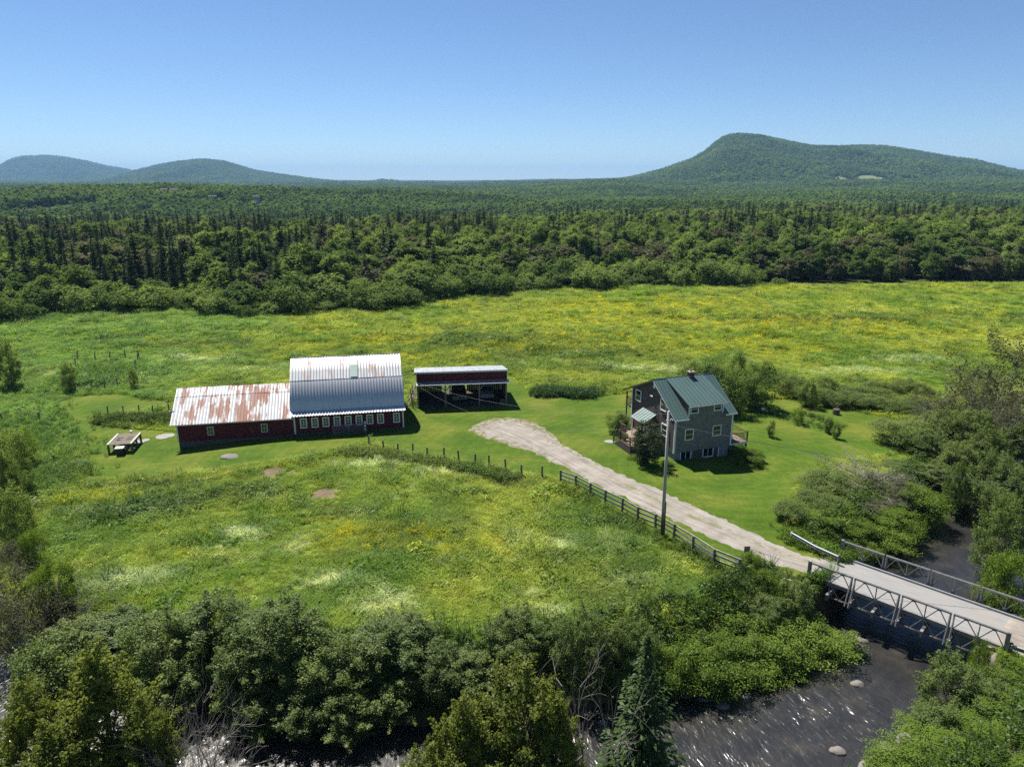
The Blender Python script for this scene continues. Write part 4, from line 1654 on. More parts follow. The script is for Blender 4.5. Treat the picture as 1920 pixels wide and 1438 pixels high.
MB().box(0.12, HW - 0.12, 0.12, HD - 0.12, -1.2, 0.92).build('foundation', M['foundation'], house)
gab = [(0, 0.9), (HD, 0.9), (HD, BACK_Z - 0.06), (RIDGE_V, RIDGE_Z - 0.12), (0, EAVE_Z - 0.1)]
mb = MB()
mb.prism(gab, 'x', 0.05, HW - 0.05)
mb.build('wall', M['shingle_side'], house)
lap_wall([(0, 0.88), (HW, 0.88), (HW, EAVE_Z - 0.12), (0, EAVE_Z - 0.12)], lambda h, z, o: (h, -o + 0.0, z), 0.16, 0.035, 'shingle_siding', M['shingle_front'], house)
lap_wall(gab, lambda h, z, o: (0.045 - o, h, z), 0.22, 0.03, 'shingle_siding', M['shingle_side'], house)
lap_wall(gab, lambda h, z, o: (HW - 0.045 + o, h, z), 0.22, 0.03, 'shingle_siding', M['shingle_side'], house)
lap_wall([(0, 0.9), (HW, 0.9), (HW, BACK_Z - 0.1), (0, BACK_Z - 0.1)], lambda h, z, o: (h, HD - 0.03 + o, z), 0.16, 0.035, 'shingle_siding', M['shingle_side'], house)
for x0, x1, y0, y1, z1 in ((-0.05, 0.09, -0.07, -0.036, 4.6), (-0.085, -0.05, -0.07, 0.08, 4.6), (HW - 0.09, HW + 0.05, -0.07, -0.036, 4.6), (HW + 0.05, HW + 0.085, -0.07, 0.08, 4.6), (-0.085, -0.05, HD - 0.1, HD + 0.05, 5.2)):
    MB().box(x0, x1, y0, y1, 0.86, z1).build('corner_board', M['white_trim'], house)
# dormer: its face carries the front wall upwards
D0, D1, DZ = 1.38, 5.55, 5.86
dz_ = (RIDGE_Z - 0.02 - DZ) / (RIDGE_V + 0.35)
lap_wall([(D0, EAVE_Z - 0.12), (D1, EAVE_Z - 0.12), (D1, DZ - 0.06), (D0, DZ - 0.06)], lambda h, z, o: (h, -o - 0.002, z), 0.16, 0.035, 'dormer_siding', M['shingle_front'], house)
mb = MB()
mb.prism([(0.0, EAVE_Z - 0.3), (0.0, DZ - 0.05), (RIDGE_V - 0.3, RIDGE_Z - 0.28), (RIDGE_V - 0.3, RIDGE_Z - 1.2)], 'x', D0, D1)
mb.build('dormer_wall', M['shingle_side'], house)
cheek = [(0.0, EAVE_Z - 0.05), (0.0, DZ - 0.06), (RIDGE_V - 0.35, RIDGE_Z - 0.3), (RIDGE_V - 0.5, RIDGE_Z - 0.6)]
lap_wall([(0.0, EAVE_Z + 0.02), (RIDGE_V - 0.3, RIDGE_Z - 0.28), (0.0, DZ - 0.06)], lambda h, z, o: (D0 - o, h, z), 0.16, 0.03, 'dormer_siding', M['shingle_side'], house)
lap_wall([(0.0, EAVE_Z + 0.02), (RIDGE_V - 0.3, RIDGE_Z - 0.28), (0.0, DZ - 0.06)], lambda h, z, o: (D1 + o, h, z), 0.16, 0.03, 'dormer_siding', M['shingle_side'], house)
for x in (D0, D1 - 0.12):
    MB().box(x, x + 0.12, -0.07, -0.038, EAVE_Z - 0.1, DZ - 0.08).build('corner_board', M['white_trim'], house)


def roof_panels(parent, u0, u1, n, lo, hi, name='roof_panel', mat=None):
    """standing-seam panels between an eave line lo=(y,z) and a top line hi=(y,z)"""
    for i in range(n):
        a = u0 + (u1 - u0) * i / n
        b = u0 + (u1 - u0) * (i + 1) / n
        mb = MB()
        mb.slab((a, lo[0], lo[1]), (b - 0.006, lo[0], lo[1]), (b - 0.006, hi[0], hi[1]), (a, hi[0], hi[1]), 0.03)
        d = Vector((0, hi[0] - lo[0], hi[1] - lo[1])).normalized()
        nn = Vector((1, 0, 0)).cross(d)
        if nn.z < 0:
            nn = -nn
        p0 = Vector((a + 0.012, lo[0], lo[1])) + nn * 0.022
        p1 = Vector((a + 0.012, hi[0], hi[1])) + nn * 0.022
        mb.beam(p0, p1, 0.024, 0.045, nn)
        mb.build(name, mat or M['green_metal'], parent)


roof = empty('roof', (0, 0, 0))
roof.parent = house
sl = (RIDGE_Z - EAVE_Z) / RIDGE_V
ev = (-0.38, EAVE_Z - 0.38 * sl + 0.06)
rd = (RIDGE_V, RIDGE_Z + 0.06)
roof_panels(roof, -0.3, D0 - 0.06, 4, ev, rd)
roof_panels(roof, D1 + 0.06, HW + 0.3, 4, ev, rd)
roof_panels(roof, D0 - 0.2, D1 + 0.2, 10, (-0.42, DZ - 0.03), (RIDGE_V + 0.004, RIDGE_Z + 0.075))
bs = (RIDGE_Z - BACK_Z) / (HD - RIDGE_V)
be = (HD + 1.75, BACK_Z - 1.75 * bs + 0.06)
for k in (0,):
    n = 15
    for i in range(n):
        a = -0.3 + (HW + 0.6) * i / n
        b = -0.3 + (HW + 0.6) * (i + 1) / n
        MB().slab((a, RIDGE_V + 0.008, RIDGE_Z + 0.06), (b - 0.006, RIDGE_V + 0.008, RIDGE_Z + 0.06), (b - 0.006, be[0], be[1]), (a, be[0], be[1]), 0.03).build('roof_panel', M['green_metal'], roof)
MB().tube([(-0.32, RIDGE_V, RIDGE_Z + 0.07), (HW + 0.32, RIDGE_V, RIDGE_Z + 0.07)], 0.06, 6).build('ridge_cap', M['green_metal'], roof)
for u0, u1, yy, z in ((-0.3, D0 - 0.08, -0.40, ev[1] - 0.16), (D1 + 0.08, HW + 0.3, -0.40, ev[1] - 0.16), (D0 - 0.2, D1 + 0.2, -0.44, DZ - 0.2)):
    MB().box(u0, u1, yy - 0.02, yy + 0.03, z, z + 0.13).build('fascia', M['white_trim'], roof)
for u in (-0.26, HW + 0.26):
    MB().beam((u, -0.36, ev[1] - 0.1), (u, RIDGE_V, RIDGE_Z - 0.06), 0.06, 0.14).build('rake_board', M['white_trim'], roof)
    MB().beam((u, RIDGE_V, RIDGE_Z - 0.06), (u, be[0] - 0.05, be[1] - 0.1), 0.06, 0.14).build('rake_board', M['deck_dark'], roof)
# chimney
ch = MB().box(3.85, 4.4, RIDGE_V - 0.45, RIDGE_V + 0.1, 6.9, 7.95).build('chimney', M['brick_dark'], house)
MB().box(3.8, 4.45, RIDGE_V - 0.5, RIDGE_V + 0.15, 7.952, 8.05).build('cap', M['concrete'], ch)
MB().tube([(4.12, RIDGE_V - 0.18, 8.0), (4.12, RIDGE_V - 0.18, 8.25)], 0.11, 10).build('flue', M['terracotta'], ch)
# windows
for cx, cz, w, h in ((1.63, 2.71, 0.84, 1.0), (4.92, 2.74, 0.86, 0.98)):
    window(house, lambda a, z, o: hfront(a, z, o + 0.03), cx, cz, w, h, 1, 2, 0.1)
for cx in (2.06, 4.82):
    window(house, lambda a, z, o: hfront(a, z, o + 0.035), cx, 5.33, 0.78, 0.68, 1, 2, 0.09)
for cx, cz in ((1.46, 0.42), (4.15, 0.44)):
    window(house, lambda a, z, o: hfront(a, z, o - 0.1), cx, cz, 1.12, 0.92, 2, 1, 0.1, name='basement_window')
MB().box(2.35, 3.42, 0.06, 0.115, -0.6, 0.86).build('basement_panel', M['deck_dark'], house)
MB().box(4.85, 5.35, 0.06, 0.115, -0.6, 0.86).build('basement_panel', M['deck_dark'], house)
MB().box(5.36, 5.46, 0.03, 0.115, -0.6, 0.86).build('corner_board', M['white_trim'], house)
for cx, cz, w, h in ((7.35, 4.88, 0.95, 1.05), (2.3, 5.3, 0.95, 1.05), (1.85, 2.72, 0.95, 1.1)):
    window(house, lambda a, z, o: hleft(a, z, o + 0.02), cx, cz, w, h, 1, 2, 0.1)
for cx, cz, w, h in ((2.2, 2.7, 0.9, 1.1), (6.2, 2.7, 0.9, 1.1), (3.9, 5.3, 0.9, 1.0)):
    window(house, lambda a, z, o: hright(a, z, o + 0.02), cx, cz, w, h, 1, 2, 0.1)
window(house, lambda a, z, o: hleft(a, z, o + 0.02), 5.9, 2.0, 1.5, 1.95, 2, 1, 0.12, name='patio_door')
MB().box(-0.1, -0.02, 4.05, 4.4, 6.55, 6.95).build('gable_vent', M['white_trim'], house)
for v, z in ((4.5, 5.65), (0.38, 4.4)):
    mb = MB()
    mb.box(-0.14, -0.02, v - 0.05, v + 0.05, z - 0.08, z + 0.08)
    mb.tube([(-0.1, v + 0.1, z + 0.02), (-0.24, v + 0.16, z - 0.06)], [0.04, 0.07], 8)
    mb.tube([(-0.1, v - 0.1, z + 0.02), (-0.24, v - 0.16, z - 0.06)], [0.04, 0.07], 8)
    mb.build('flood_lamp', M['white_trim'], house)
# porch roof over the patio door
po = empty('porch_roof', (0, 0, 0))
po.parent = house
for i in range(6):
    a = 3.5 + 2.75 * i / 6
    b = 3.5 + 2.75 * (i + 1) / 6
    mb = MB()
    mb.slab((-1.45, b - 0.006, 3.08), (-1.45, a, 3.08), (-0.06, a, 3.86), (-0.06, b - 0.006, 3.86), 0.03)
    mb.beam((-1.45, a + 0.012, 3.1), (-0.06, a + 0.012, 3.88), 0.024, 0.045, (-0.5, 0, 0.87))
    mb.build('roof_panel', M['green_metal'], po)
MB().box(-1.48, -1.43, 3.5, 6.25, 2.93, 3.05).build('fascia', M['white_trim'], po)
for v in (3.55, 6.2):
    MB().prism([(-1.42, 2.95), (-0.06, 2.95), (-0.06, 3.8), (-1.42, 3.02)], 'y', v - 0.03, v + 0.03).build('porch_cheek', M['shingle_side'], po)
for v in (3.62, 6.12):
    MB().box(-1.42, -1.32, v - 0.05, v + 0.05, 0.9, 2.95).build('porch_post', M['white_trim'], po)


def railing(mb_post, mb_rail, p, q, h, n):
    p, q = Vector(p), Vector(q)
    for z in (0.12, h):
        mb_rail.beam(p + Vector((0, 0, z)), q + Vector((0, 0, z)), 0.06, 0.05)
    for i in range(n + 1):
        t = p + (q - p) * i / n
        mb_rail.beam(t + Vector((0, 0, 0.1)), t + Vector((0, 0, h)), 0.028)
    for t in (p, q):
        mb_post.beam(t + Vector((0, 0, -0.05)), t + Vector((0, 0, h + 0.08)), 0.1)


def boards(parent, u0, u1, v0, v1, z, mat):
    mb = MB()
    n = int((u1 - u0) / 0.15)
    for i in range(n):
        a = u0 + (u1 - u0) * i / n
        mb.box(a, a + (u1 - u0) / n - 0.012, v0, v1, z - 0.04, z + 0.002 * (i % 3))
    return mb.build('deck_boards', mat, parent)


# entrance deck, left gable
dk = empty('entrance_deck', (0, 0, 0))
dk.parent = house
boards(dk, -3.3, -0.06, 3.0, 5.25, 0.92, M['deck_wood'])
boards(dk, -1.95, -0.06, 5.26, 8.2, 0.915, M['deck_wood'])
mb = MB()
mb.box(-3.28, -3.22, 3.02, 5.25, -0.3, 0.86)
mb.box(-3.22, -0.1, 3.02, 3.07, -0.3, 0.86)
mb.box(-1.9, -1.85, 5.3, 8.15, -0.3, 0.86)
mb.box(-1.85, -0.1, 8.1, 8.15, -0.3, 0.86)
mb.build('skirting', M['deck_dark'], dk)
mp_, mr_ = MB(), MB()
railing(mp_, mr_, (-3.24, 3.06, 0.92), (-0.15, 3.06, 0.92), 0.92, 16)
railing(mp_, mr_, (-3.24, 3.06, 0.92), (-3.24, 5.2, 0.92), 0.92, 12)
railing(mp_, mr_, (-3.24, 5.2, 0.92), (-3.24, 6.7, 0.05), 0.92, 8)
railing(mp_, mr_, (-1.9, 6.6, 0.92), (-1.9, 8.1, 0.92), 0.92, 8)
railing(mp_, mr_, (-1.9, 8.1, 0.92), (-0.15, 8.1, 0.92), 0.92, 10)
mp_.build('railing_posts', M['deck_dark'], dk)
mr_.build('railing', M['deck_dark'], dk)
for k in range(5):
    zz = 0.76 - k * 0.18
    MB().box(-3.2, -2.0, 5.27 + k * 0.29, 5.55 + k * 0.29, zz - 0.05, zz).build('step', M['deck_wood'], dk)
MB().prism([(5.26, 0.86), (6.75, -0.05), (6.75, -0.3), (5.26, -0.3)], 'x', -3.28, -3.22).build('stair_side', M['deck_dark'], dk)
# side deck, right gable
dk = empty('side_deck', (0, 0, 0))
dk.parent = house
boards(dk, HW + 0.06, 9.0, 0.0, 3.9, 1.04, M['deck_wood'])
mb = MB()
mb.box(8.9, 8.96, 0.02, 3.88, 0.82, 0.99)
mb.box(HW + 0.06, 8.9, 0.02, 0.07, 0.82, 0.99)
mb.build('rim_joists', M['white_trim'], dk)
mb = MB()
for k in range(14):
    t = k / 13
    mb.beam((HW + 0.15 + 2.1 * t, 0.05, -0.6), (min(8.92, HW + 0.15 + 2.1 * t + 0.9), 0.05, 0.8), 0.03)
    mb.beam((8.92, 0.1 + 3.0 * t, -0.6), (8.92, 0.1 + 3.0 * t + 0.8, 0.8), 0.03)
mb.build('lattice', M['deck_dark'], dk)
mp_, mr_ = MB(), MB()
railing(mp_, mr_, (HW + 0.15, 0.06, 1.04), (8.92, 0.06, 1.04), 1.0, 12)
railing(mp_, mr_, (8.92, 0.06, 1.04), (8.92, 3.85, 1.04), 1.0, 20)
railing(mp_, mr_, (8.92, 3.85, 1.04), (HW + 0.15, 3.85, 1.04), 1.0, 12)
mp_.build('railing_posts', M['deck_dark'], dk)
mr_.build('railing', M['deck_dark'], dk)
for u, v in ((8.85, 0.1), (8.85, 3.8), (7.3, 0.1)):
    MB().box(u - 0.06, u + 0.06, v - 0.06, v + 0.06, -0.9, 0.98).build('deck_post', M['deck_dark'], dk)
# back balcony under the long roof
dk = empty('balcony', (0, 0, 0))
dk.parent = house
boards(dk, 0.0, HW, HD + 0.06, HD + 1.4, 3.0, M['deck_wood'])
MB().box(0.0, HW, HD + 1.36, HD + 1.42, 2.8, 2.95).build('rim_joists', M['deck_dark'], dk)
mp_, mr_ = MB(), MB()
railing(mp_, mr_, (0.05, HD + 1.36, 3.0), (HW - 0.05, HD + 1.36, 3.0), 0.95, 32)
railing(mp_, mr_, (0.05, HD + 0.15, 3.0), (0.05, HD + 1.36, 3.0), 0.95, 7)
mp_.build('railing_posts', M['deck_dark'], dk)
mr_.build('railing', M['deck_dark'], dk)
for u in (0.08, 3.4, HW - 0.08):
    MB().box(u - 0.06, u + 0.06, HD + 1.3, HD + 1.42, -0.8, be[1] - 0.12).build('balcony_post', M['deck_dark'], dk)

HM = Matrix.Translation((16.31, 66.98, 0)) @ Matrix.Rotation(R(20), 4, 'Z')


def hpt(u, v, z=0.0):
    return HM @ Vector((u, v, z))


# table on the side deck, planters on the entrance deck
p = hpt(7.5, 2.2, 1.045)
t_ = empty('deck_table', p, R(20))
tag(t_, 'white garden table on the side deck of the house', 'table')
MB().box(-0.6, 0.6, -0.4, 0.4, 0.7, 0.74).build('table_top', M['white_paint'], t_)
for sx in (-0.5, 0.5):
    for sy in (-0.3, 0.3):
        MB().box(sx - 0.03, sx + 0.03, sy - 0.03, sy + 0.03, 0, 0.699).build('leg', M['white_paint'], t_)
for k, (u, v, lb) in enumerate(((-1.6, 7.7, 'terracotta planter with leafy plant at the back corner of the entrance deck'), (-2.9, 4.9, 'terracotta planter at the head of the entrance deck steps'))):
    p = hpt(u, v, 0.925)
    t_ = empty('planter', p)
    tag(t_, lb, 'planter')
    MB().tube([(0, 0, 0), (0, 0, 0.4)], [0.16, 0.24], 14).build('pot', M['terracotta'], t_)
    cm, _ = crown_mesh('planter_leaves', M['leaf_bright'], 700 + k, 0.9, 0.35, 0.3, 14, 260, 0.06)
    link('leaves', cm, t_)

# ------------------------------------------------------------------ the bridge
def bpt(s, n, z):                 # along the bridge, across it (positive = upstream side)
    return BR0 + BRD * s + BRN * n + Vector((0, 0, z))


bridge = empty('truss_bridge', bpt(0, 0, 0), math.atan2(BRD.y, BRD.x))
tag(bridge, 'grey steel panel-truss bridge with plank-grey deck over the river', 'bridge')
PL, PZ0, PZ1, HALF = 3.048, -1.4, 0.75, 2.42
DKZ = -0.5
# local frame: x along, y across (+ = upstream), z up


def truss_panel(s0, y):
    pn = empty('truss_panel', (0, 0, 0))
    pn.parent = bridge
    h = PZ1 - PZ0
    zm = (PZ0 + PZ1) / 2
    a, b = s0 + 0.05, s0 + PL - 0.05
    q1, q3, mid = s0 + PL * 0.25, s0 + PL * 0.75, s0 + PL / 2
    for z in (PZ1, PZ0):
        mb = MB()
        for dy in (-0.05, 0.05):
            mb.box(a, b, y + dy - 0.028, y + dy + 0.028, z - 0.05, z + 0.05)
        mb.build('chord', M['steel'], pn)
    for x, w in ((a + 0.05, 0.09), (mid, 0.055), (b - 0.05, 0.09)):
        MB().box(x - w / 2, x + w / 2, y - 0.045, y + 0.045, PZ0 + 0.05, PZ1 - 0.05).build('upright', M['steel'], pn)
    for (x0, z0, x1, z1) in ((a + 0.05, zm, q1, PZ1), (q1, PZ1, mid, zm), (mid, zm, q3, PZ1), (q3, PZ1, b - 0.05, zm), (a + 0.05, zm, q1, PZ0), (q1, PZ0, mid, zm), (mid, zm, q3, PZ0), (q3, PZ0, b - 0.05, zm)):
        MB().beam((x0, y, z0), (x1, y, z1), 0.05, 0.055, (0, 1, 0)).build('diagonal', M['steel'], pn)
    MB().box(mid - 0.11, mid + 0.11, y - 0.052, y + 0.052, zm - 0.13, zm + 0.13).build('gusset', M['steel'], pn)
    mb = MB()
    for x in (q1, q3):
        mb.box(x - 0.12, x + 0.12, y - 0.034, y + 0.034, PZ1 - 0.14, PZ1 - 0.051)
    mb.build('gusset', M['steel'], pn)


for side in (-1, 1):
    off = 0.0 if side < 0 else 0.55
    for k in range(4):
        truss_panel(k * PL + off, side * HALF)
    for k in range(5):
        x = k * PL + off
        if k in (0, 4):
            MB().box(x - 0.1, x + 0.1, side * HALF - 0.1, side * HALF + 0.1, PZ0 + 0.3, PZ1 + 0.12).build('end_post', M['steel'], bridge)
        else:
            for dx in (-0.12, 0.12):
                MB().beam((x + dx, side * (HALF + 0.06), PZ1 - 0.1), (x + dx, side * (HALF + 0.85), PZ0 + 0.25), 0.07).build('raker', M['steel'], bridge)
for k in range(9):
    x = k * PL / 2 + 0.1
    o = MB().box(x - 0.09, x + 0.09, -3.1, 3.1, PZ0 + 0.08, PZ0 + 0.5).build('cross_beam', M['steel'], bridge)
for y in (-1.6, -0.8, 0, 0.8, 1.6):
    MB().box(-0.1, 12.3, y - 0.06, y + 0.06, PZ0 + 0.502, DKZ - 0.122).build('stringer', M['steel'], bridge)
MB().box(-0.35, 12.9, -2.05, 2.05, DKZ - 0.12, DKZ + 0.02).build('deck', M['deck'], bridge)
for s in (-1, 1):
    MB().box(-0.2, 12.75, s * 2.05 - 0.09 + s * 0.092, s * 2.05 + 0.09 + s * 0.092, DKZ - 0.12, DKZ + 0.16).build('kerb', M['galvanised'] if s > 0 else M['steel'], bridge)
for s0, s1, nm in ((-1.1, -0.02, 0), (12.25, 13.4, 1)):
    MB().box(s0 if nm == 0 else s0, s1, -3.6, 3.8, -4.4, PZ0 - 0.06).build('abutment', M['concrete'], bridge)
    a0, a1 = (-1.1, -0.5) if nm == 0 else (12.95, 13.4)
    MB().box(a0, a1, -3.0, 3.0, PZ0 - 0.058, DKZ - 0.16).build('abutment', M['concrete'], bridge)


def guard_rail(pts, label, zoff=0.62, mat='galvanised'):
    e = empty('guard_rail', (pts[0][0], pts[0][1], 0))
    tag(e, label, 'guardrail')
    base = Vector((pts[0][0], pts[0][1], 0))
    P = [Vector((x, y, gz(x, y) + zoff)) - base for x, y in pts]
    mb = MB()
    for a, b in zip(P[:-1], P[1:]):
        d = (b - a).normalized()
        n = d.cross(Vector((0, 0, 1)))
        prof = [(0.0, 0.16), (0.07, 0.12), (0.07, 0.05), (0.0, 0.0), (0.07, -0.05), (0.07, -0.12), (0.0, -0.16)]
        for (o0, z0), (o1, z1) in zip(prof[:-1], prof[1:]):
            mb.add([a + n * o0 + Vector((0, 0, z0)), b + n * o0 + Vector((0, 0, z0)), b + n * o1 + Vector((0, 0, z1)), a + n * o1 + Vector((0, 0, z1))], [(0, 1, 2, 3)])
    mb.build('rail', M[mat], e, fix=False)
    for a, b in zip(P[:-1], P[1:]):
        L = (b - a).length
        for k in range(max(1, int(L / 1.9)) + 1):
            q = a + (b - a) * min(1, k * 1.9 / L)
            n = (b - a).normalized().cross(Vector((0, 0, 1)))
            q = q - n * 0.09
            MB().box(q.x - 0.07, q.x + 0.07, q.y - 0.07, q.y + 0.07, q.z - 1.1, q.z + 0.2).build('post', M['post_wood'], e)


guard_rail([at(1484, 992, 0.6), at(1530, 1015, 0.6), at(1573, 1034, 0.6)], 'bright steel guardrail leading to the upstream end of the bridge')
guard_rail([at(1434, 1047, 0.5), at(1470, 1057, 0.5), at(1508, 1068, 0.5)], 'weathered dark guardrail leading to the downstream end of the bridge', 0.5, 'steel')
guard_rail([tuple(bpt(12.4, -2.55, 0)[:2]), tuple(bpt(15.5, -2.6, 0)[:2]), tuple(bpt(19, -2.7, 0)[:2])], 'guardrail beyond the bridge at the right edge', 0.55, 'steel')

# ------------------------------------------------------------------ fences
def post_fence(name, label, px, h, lean=0.05, w=0.13, wires=(0.45, 0.95), mat='post_wood', seed=0):
    g_ = random.Random(seed)
    P = [at(*p) for p in px]
    P = [(x, y, gz(x, y)) for x, y in P]
    e = empty(name, P[0])
    tag(e, label, 'fence')
    tops = []
    for (x, y, z) in P:
        lx, ly = g_.gauss(0, lean), g_.gauss(0, lean)
        hh = h * g_.uniform(0.9, 1.08)
        a = Vector((x - P[0][0], y - P[0][1], z - P[0][2]))
        b = a + Vector((lx * hh, ly * hh, hh))
        MB().tube([a - Vector((0, 0, 0.3)), b], [w / 2 * 1.1, w / 2], 7).build('post', M[mat], e)
        tops.append((a, b))
    for t in wires:
        mb = MB()
        for (a, b), (c, d) in zip(tops[:-1], tops[1:]):
            mb.tube([a + (b - a) * t, c + (d - c) * t], 0.003, 3, False)
        mb.build('wire', M['wire'], e, fix=False)
    return e


post_fence('wire_fence', 'line of dark posts and wire between the lawn and the near meadow', [(692, 836), (720, 844), (745, 851), (774, 853), (801, 860), (832, 862), (861, 866), (890, 873), (917, 876), (949, 884), (978, 892), (1016, 897)], 1.25, 0.05, 0.17, seed=3)
post_fence('wire_fence', 'short row of posts in tall weeds left of the barn wing', [(201, 766), (230, 765), (259, 764), (285, 764), (315, 760)], 1.15, 0.06, 0.15, seed=4)
post_fence('garden_fence', 'ring of leaning posts round the overgrown garden plot at left', [(141, 721), (169, 720), (194, 720), (222, 715), (250, 712), (247, 700), (253, 684), (256, 670), (260, 664), (234, 664), (204, 668), (177, 670), (143, 668), (139, 680), (134, 690)], 1.5, 0.10, 0.17, (0.5,), seed=5)
post_fence('wire_fence', 'two broken old posts in the rough grass at the left edge', [(2, 776), (72, 776)], 1.0, 0.12, 0.2, (0.35, 0.7), seed=6)
post_fence('wire_fence', 'pair of lone posts in the rough weeds left of the platform', [(97, 856), (57, 866)], 0.9, 0.12, 0.18, (), seed=8)
post_fence('wire_fence', 'two short posts in the bushes by the guardrail', [(1403, 1082), (1433, 1092)], 1.1, 0.05, 0.2, (), seed=9)
e = post_fence('marker_stake', 'thin pale stake standing alone in the near meadow', [(687, 926)], 1.4, 0.02, 0.05, (), 'rail_wood', seed=7)
e['category'] = 'stake'

bf_px = [(1051, 905), (1079, 915), (1107, 930), (1134, 945), (1166, 961), (1195, 978), (1229, 992), (1263, 1012), (1299, 1035), (1338, 1060), (1384, 1078)]
B = [at(*p) for p in bf_px]
B = [Vector((x, y, gz(x, y))) for x, y in B]
e = empty('board_fence', B[0])
tag(e, 'weathered three-rail board fence along the driveway', 'fence')
for k, p in enumerate(B):
    q = p - B[0]
    l_ = Vector((random.gauss(0, 0.03), random.gauss(0, 0.03), 0))
    MB().tube([q + Vector((0, 0, -0.4)), q + l_ + Vector((0, 0, 1.32))], [0.11, 0.10], 8).build('post', M['post_wood'], e)
for a, b in zip(B[:-1], B[1:]):
    d = (b - a).normalized()
    n = d.cross(Vector((0, 0, 1))) * -0.12
    for z in (0.4, 0.78, 1.16):
        w_ = Vector((0, 0, z + random.gauss(0, 0.03)))
        w2 = Vector((0, 0, z + random.gauss(0, 0.03)))
        MB().beam(a - B[0] + n + w_ - d * 0.12, b - B[0] + n + w2 + d * 0.1, 0.045, 0.15).build('rail', M['rail_wood'], e)

# pipe gate leaning by the barn, and its post
J = Matrix.Translation((-24.17, 74.44, 0)) @ Matrix.Rotation(R(11), 4, 'Z')
p0 = J @ Vector((4.2, -0.75, 0))
e = empty('pipe_gate', p0, R(11))
tag(e, 'grey tubular farm gate standing against the barn front', 'gate')
for k in range(5):
    z = 0.18 + k * 0.24
    MB().tube([(0, 0, z - 0.05), (3.4, 0, z + 0.04)], 0.03, 6).build('rail', M['galvanised'], e)
for x in (0.0, 1.7, 3.4):
    MB().tube([(x, 0.035, 0.1), (x, 0.035, 1.22)], 0.028, 6).build('upright', M['galvanised'], e)
p0 = J @ Vector((7.75, -0.75, 0))
o = MB().box(-0.09, 0.09, -0.09, 0.09, -0.2, 1.55).build('gate_post', M['post_wood'])
o.location = p0
tag(o, 'dark gate post with white marks beside the pipe gate', 'post')
for z in (0.55, 0.95, 1.35):
    MB().box(-0.07, 0.07, -0.098, -0.0905, z - 0.12, z + 0.12).build('white_mark', M['white_paint'], o)
cm, _ = crown_mesh('gate_weeds', M['leaf_alder'], 777, 0.8, 1.6, 0.0, 30, 1200, 0.06)
p0 = J @ Vector((6.3, -0.9, 0))
e = empty('weed_clump', (p0.x, p0.y, gz(p0.x, p0.y)))
e.scale = (1, 0.4, 0.7)
tag(e, 'tall weeds grown up at the foot of the pipe gate', 'weeds')
link('leaves', cm, e)

# ------------------------------------------------------------------ utility pole and wires
def mk_pole():
    m = NT('pole_wood')
    sp = m.n('SeparateXYZ')
    m.l(m.coord(), sp.inputs[0])
    n = m.noise(m.coord(scale=(6, 6, 0.5)), 1.0, 4)
    f = m.step(m.math('ADD', sp.outputs[2], m.math('MULTIPLY', n, 2.0)), 2.0, 4.0)     # tarred foot
    c = m.mix(f, (0.09, 0.058, 0.04), m.mix(n, (0.28, 0.255, 0.23), (0.42, 0.4, 0.37)))
    m.pbr(c, 0.85)
    return m.m


px_, py_ = at(1241, 1011)
z0 = gz(px_, py_)
pole = empty('utility_pole', (px_, py_, z0))
tag(pole, 'tall weathered wooden utility pole beside the driveway fence', 'utility pole')
MB().tube([(0, 0, -0.5), (-0.04, 0, 5), (-0.1, 0, 10.7 - z0)], [0.15, 0.13, 0.105], 12).build('shaft', mk_pole(), pole, True)
mb = MB()
mb.tube([(-0.1, -0.15, 10.45), (-0.1, 0.15, 10.45)], 0.04, 8)
mb.tube([(-0.25, 0, 9.9), (0.1, 0, 9.9)], 0.04, 8)
mb.build('insulators', M['white_paint'], pole)
MB().tube([(0.16, -0.05, 0), (0.13, -0.05, 3.2)], 0.035, 6).build('ground_conduit', M['black'], pole)


def wire(p, q, sag, label, r=0.02):
    p, q = Vector(p), Vector(q)
    pts = []
    for i in range(25):
        t = i / 24
        pts.append((p - p) + (q - p) * t - Vector((0, 0, 4 * sag * t * (1 - t))))
    o = MB().tube(pts, r, 5, False).build('overhead_wire', M['wire'], None, True, False)
    o.location = p
    tag(o, label, 'wire')


ptop = (px_ - 0.1, py_, z0 + 10.4)
wire((px_ - 0.1, py_, z0 + 9.6), (62.0, 38.0, 6.2), 0.9, 'service wire running from the pole to the right over the river', 0.016)
wire(ptop, J @ Vector((12.0, 2.0, 5.6)), 1.3, 'upper sagging wire from the pole to the barn gable', 0.009)
wire((px_ - 0.1, py_, z0 + 9.7), M_SHED @ Vector((0.2, -0.3, 3.0)), 2.6, 'lower sagging wire from the pole to the shed corner', 0.009)

# ------------------------------------------------------------------ things on the lawn
# raised platform of old timber with gaps in its top
PX, PY = at(226, 836)
e = empty('timber_platform', (PX, PY, gz(PX, PY)), R(11))
tag(e, 'weathered grey timber platform on posts on the lawn left of the barn', 'platform')
PW, PD, PH = 2.5, 3.4, 1.0
for k in range(11):
    y0 = -0.3 + k * PD / 11
    if k in (4, 6):
        for x0, x1 in ((-PW / 2, -0.75), (-0.2, 0.25), (0.8, PW / 2)):
            MB().box(x0, x1, y0, y0 + PD / 11 - 0.03, PH, PH + 0.05).build('plank', M['post_wood'], e)
    else:
        MB().box(-PW / 2 + 0.04 * (k % 3), PW / 2 - 0.05 * (k % 2), y0, y0 + PD / 11 - 0.03, PH, PH + 0.045).build('plank', M['post_wood'], e)
for x in (-PW / 2 + 0.1, 0, PW / 2 - 0.1):
    MB().box(x - 0.06, x + 0.06, -0.3, PD - 0.35, PH - 0.16, PH - 0.003).build('joist', M['grey_wood'], e)
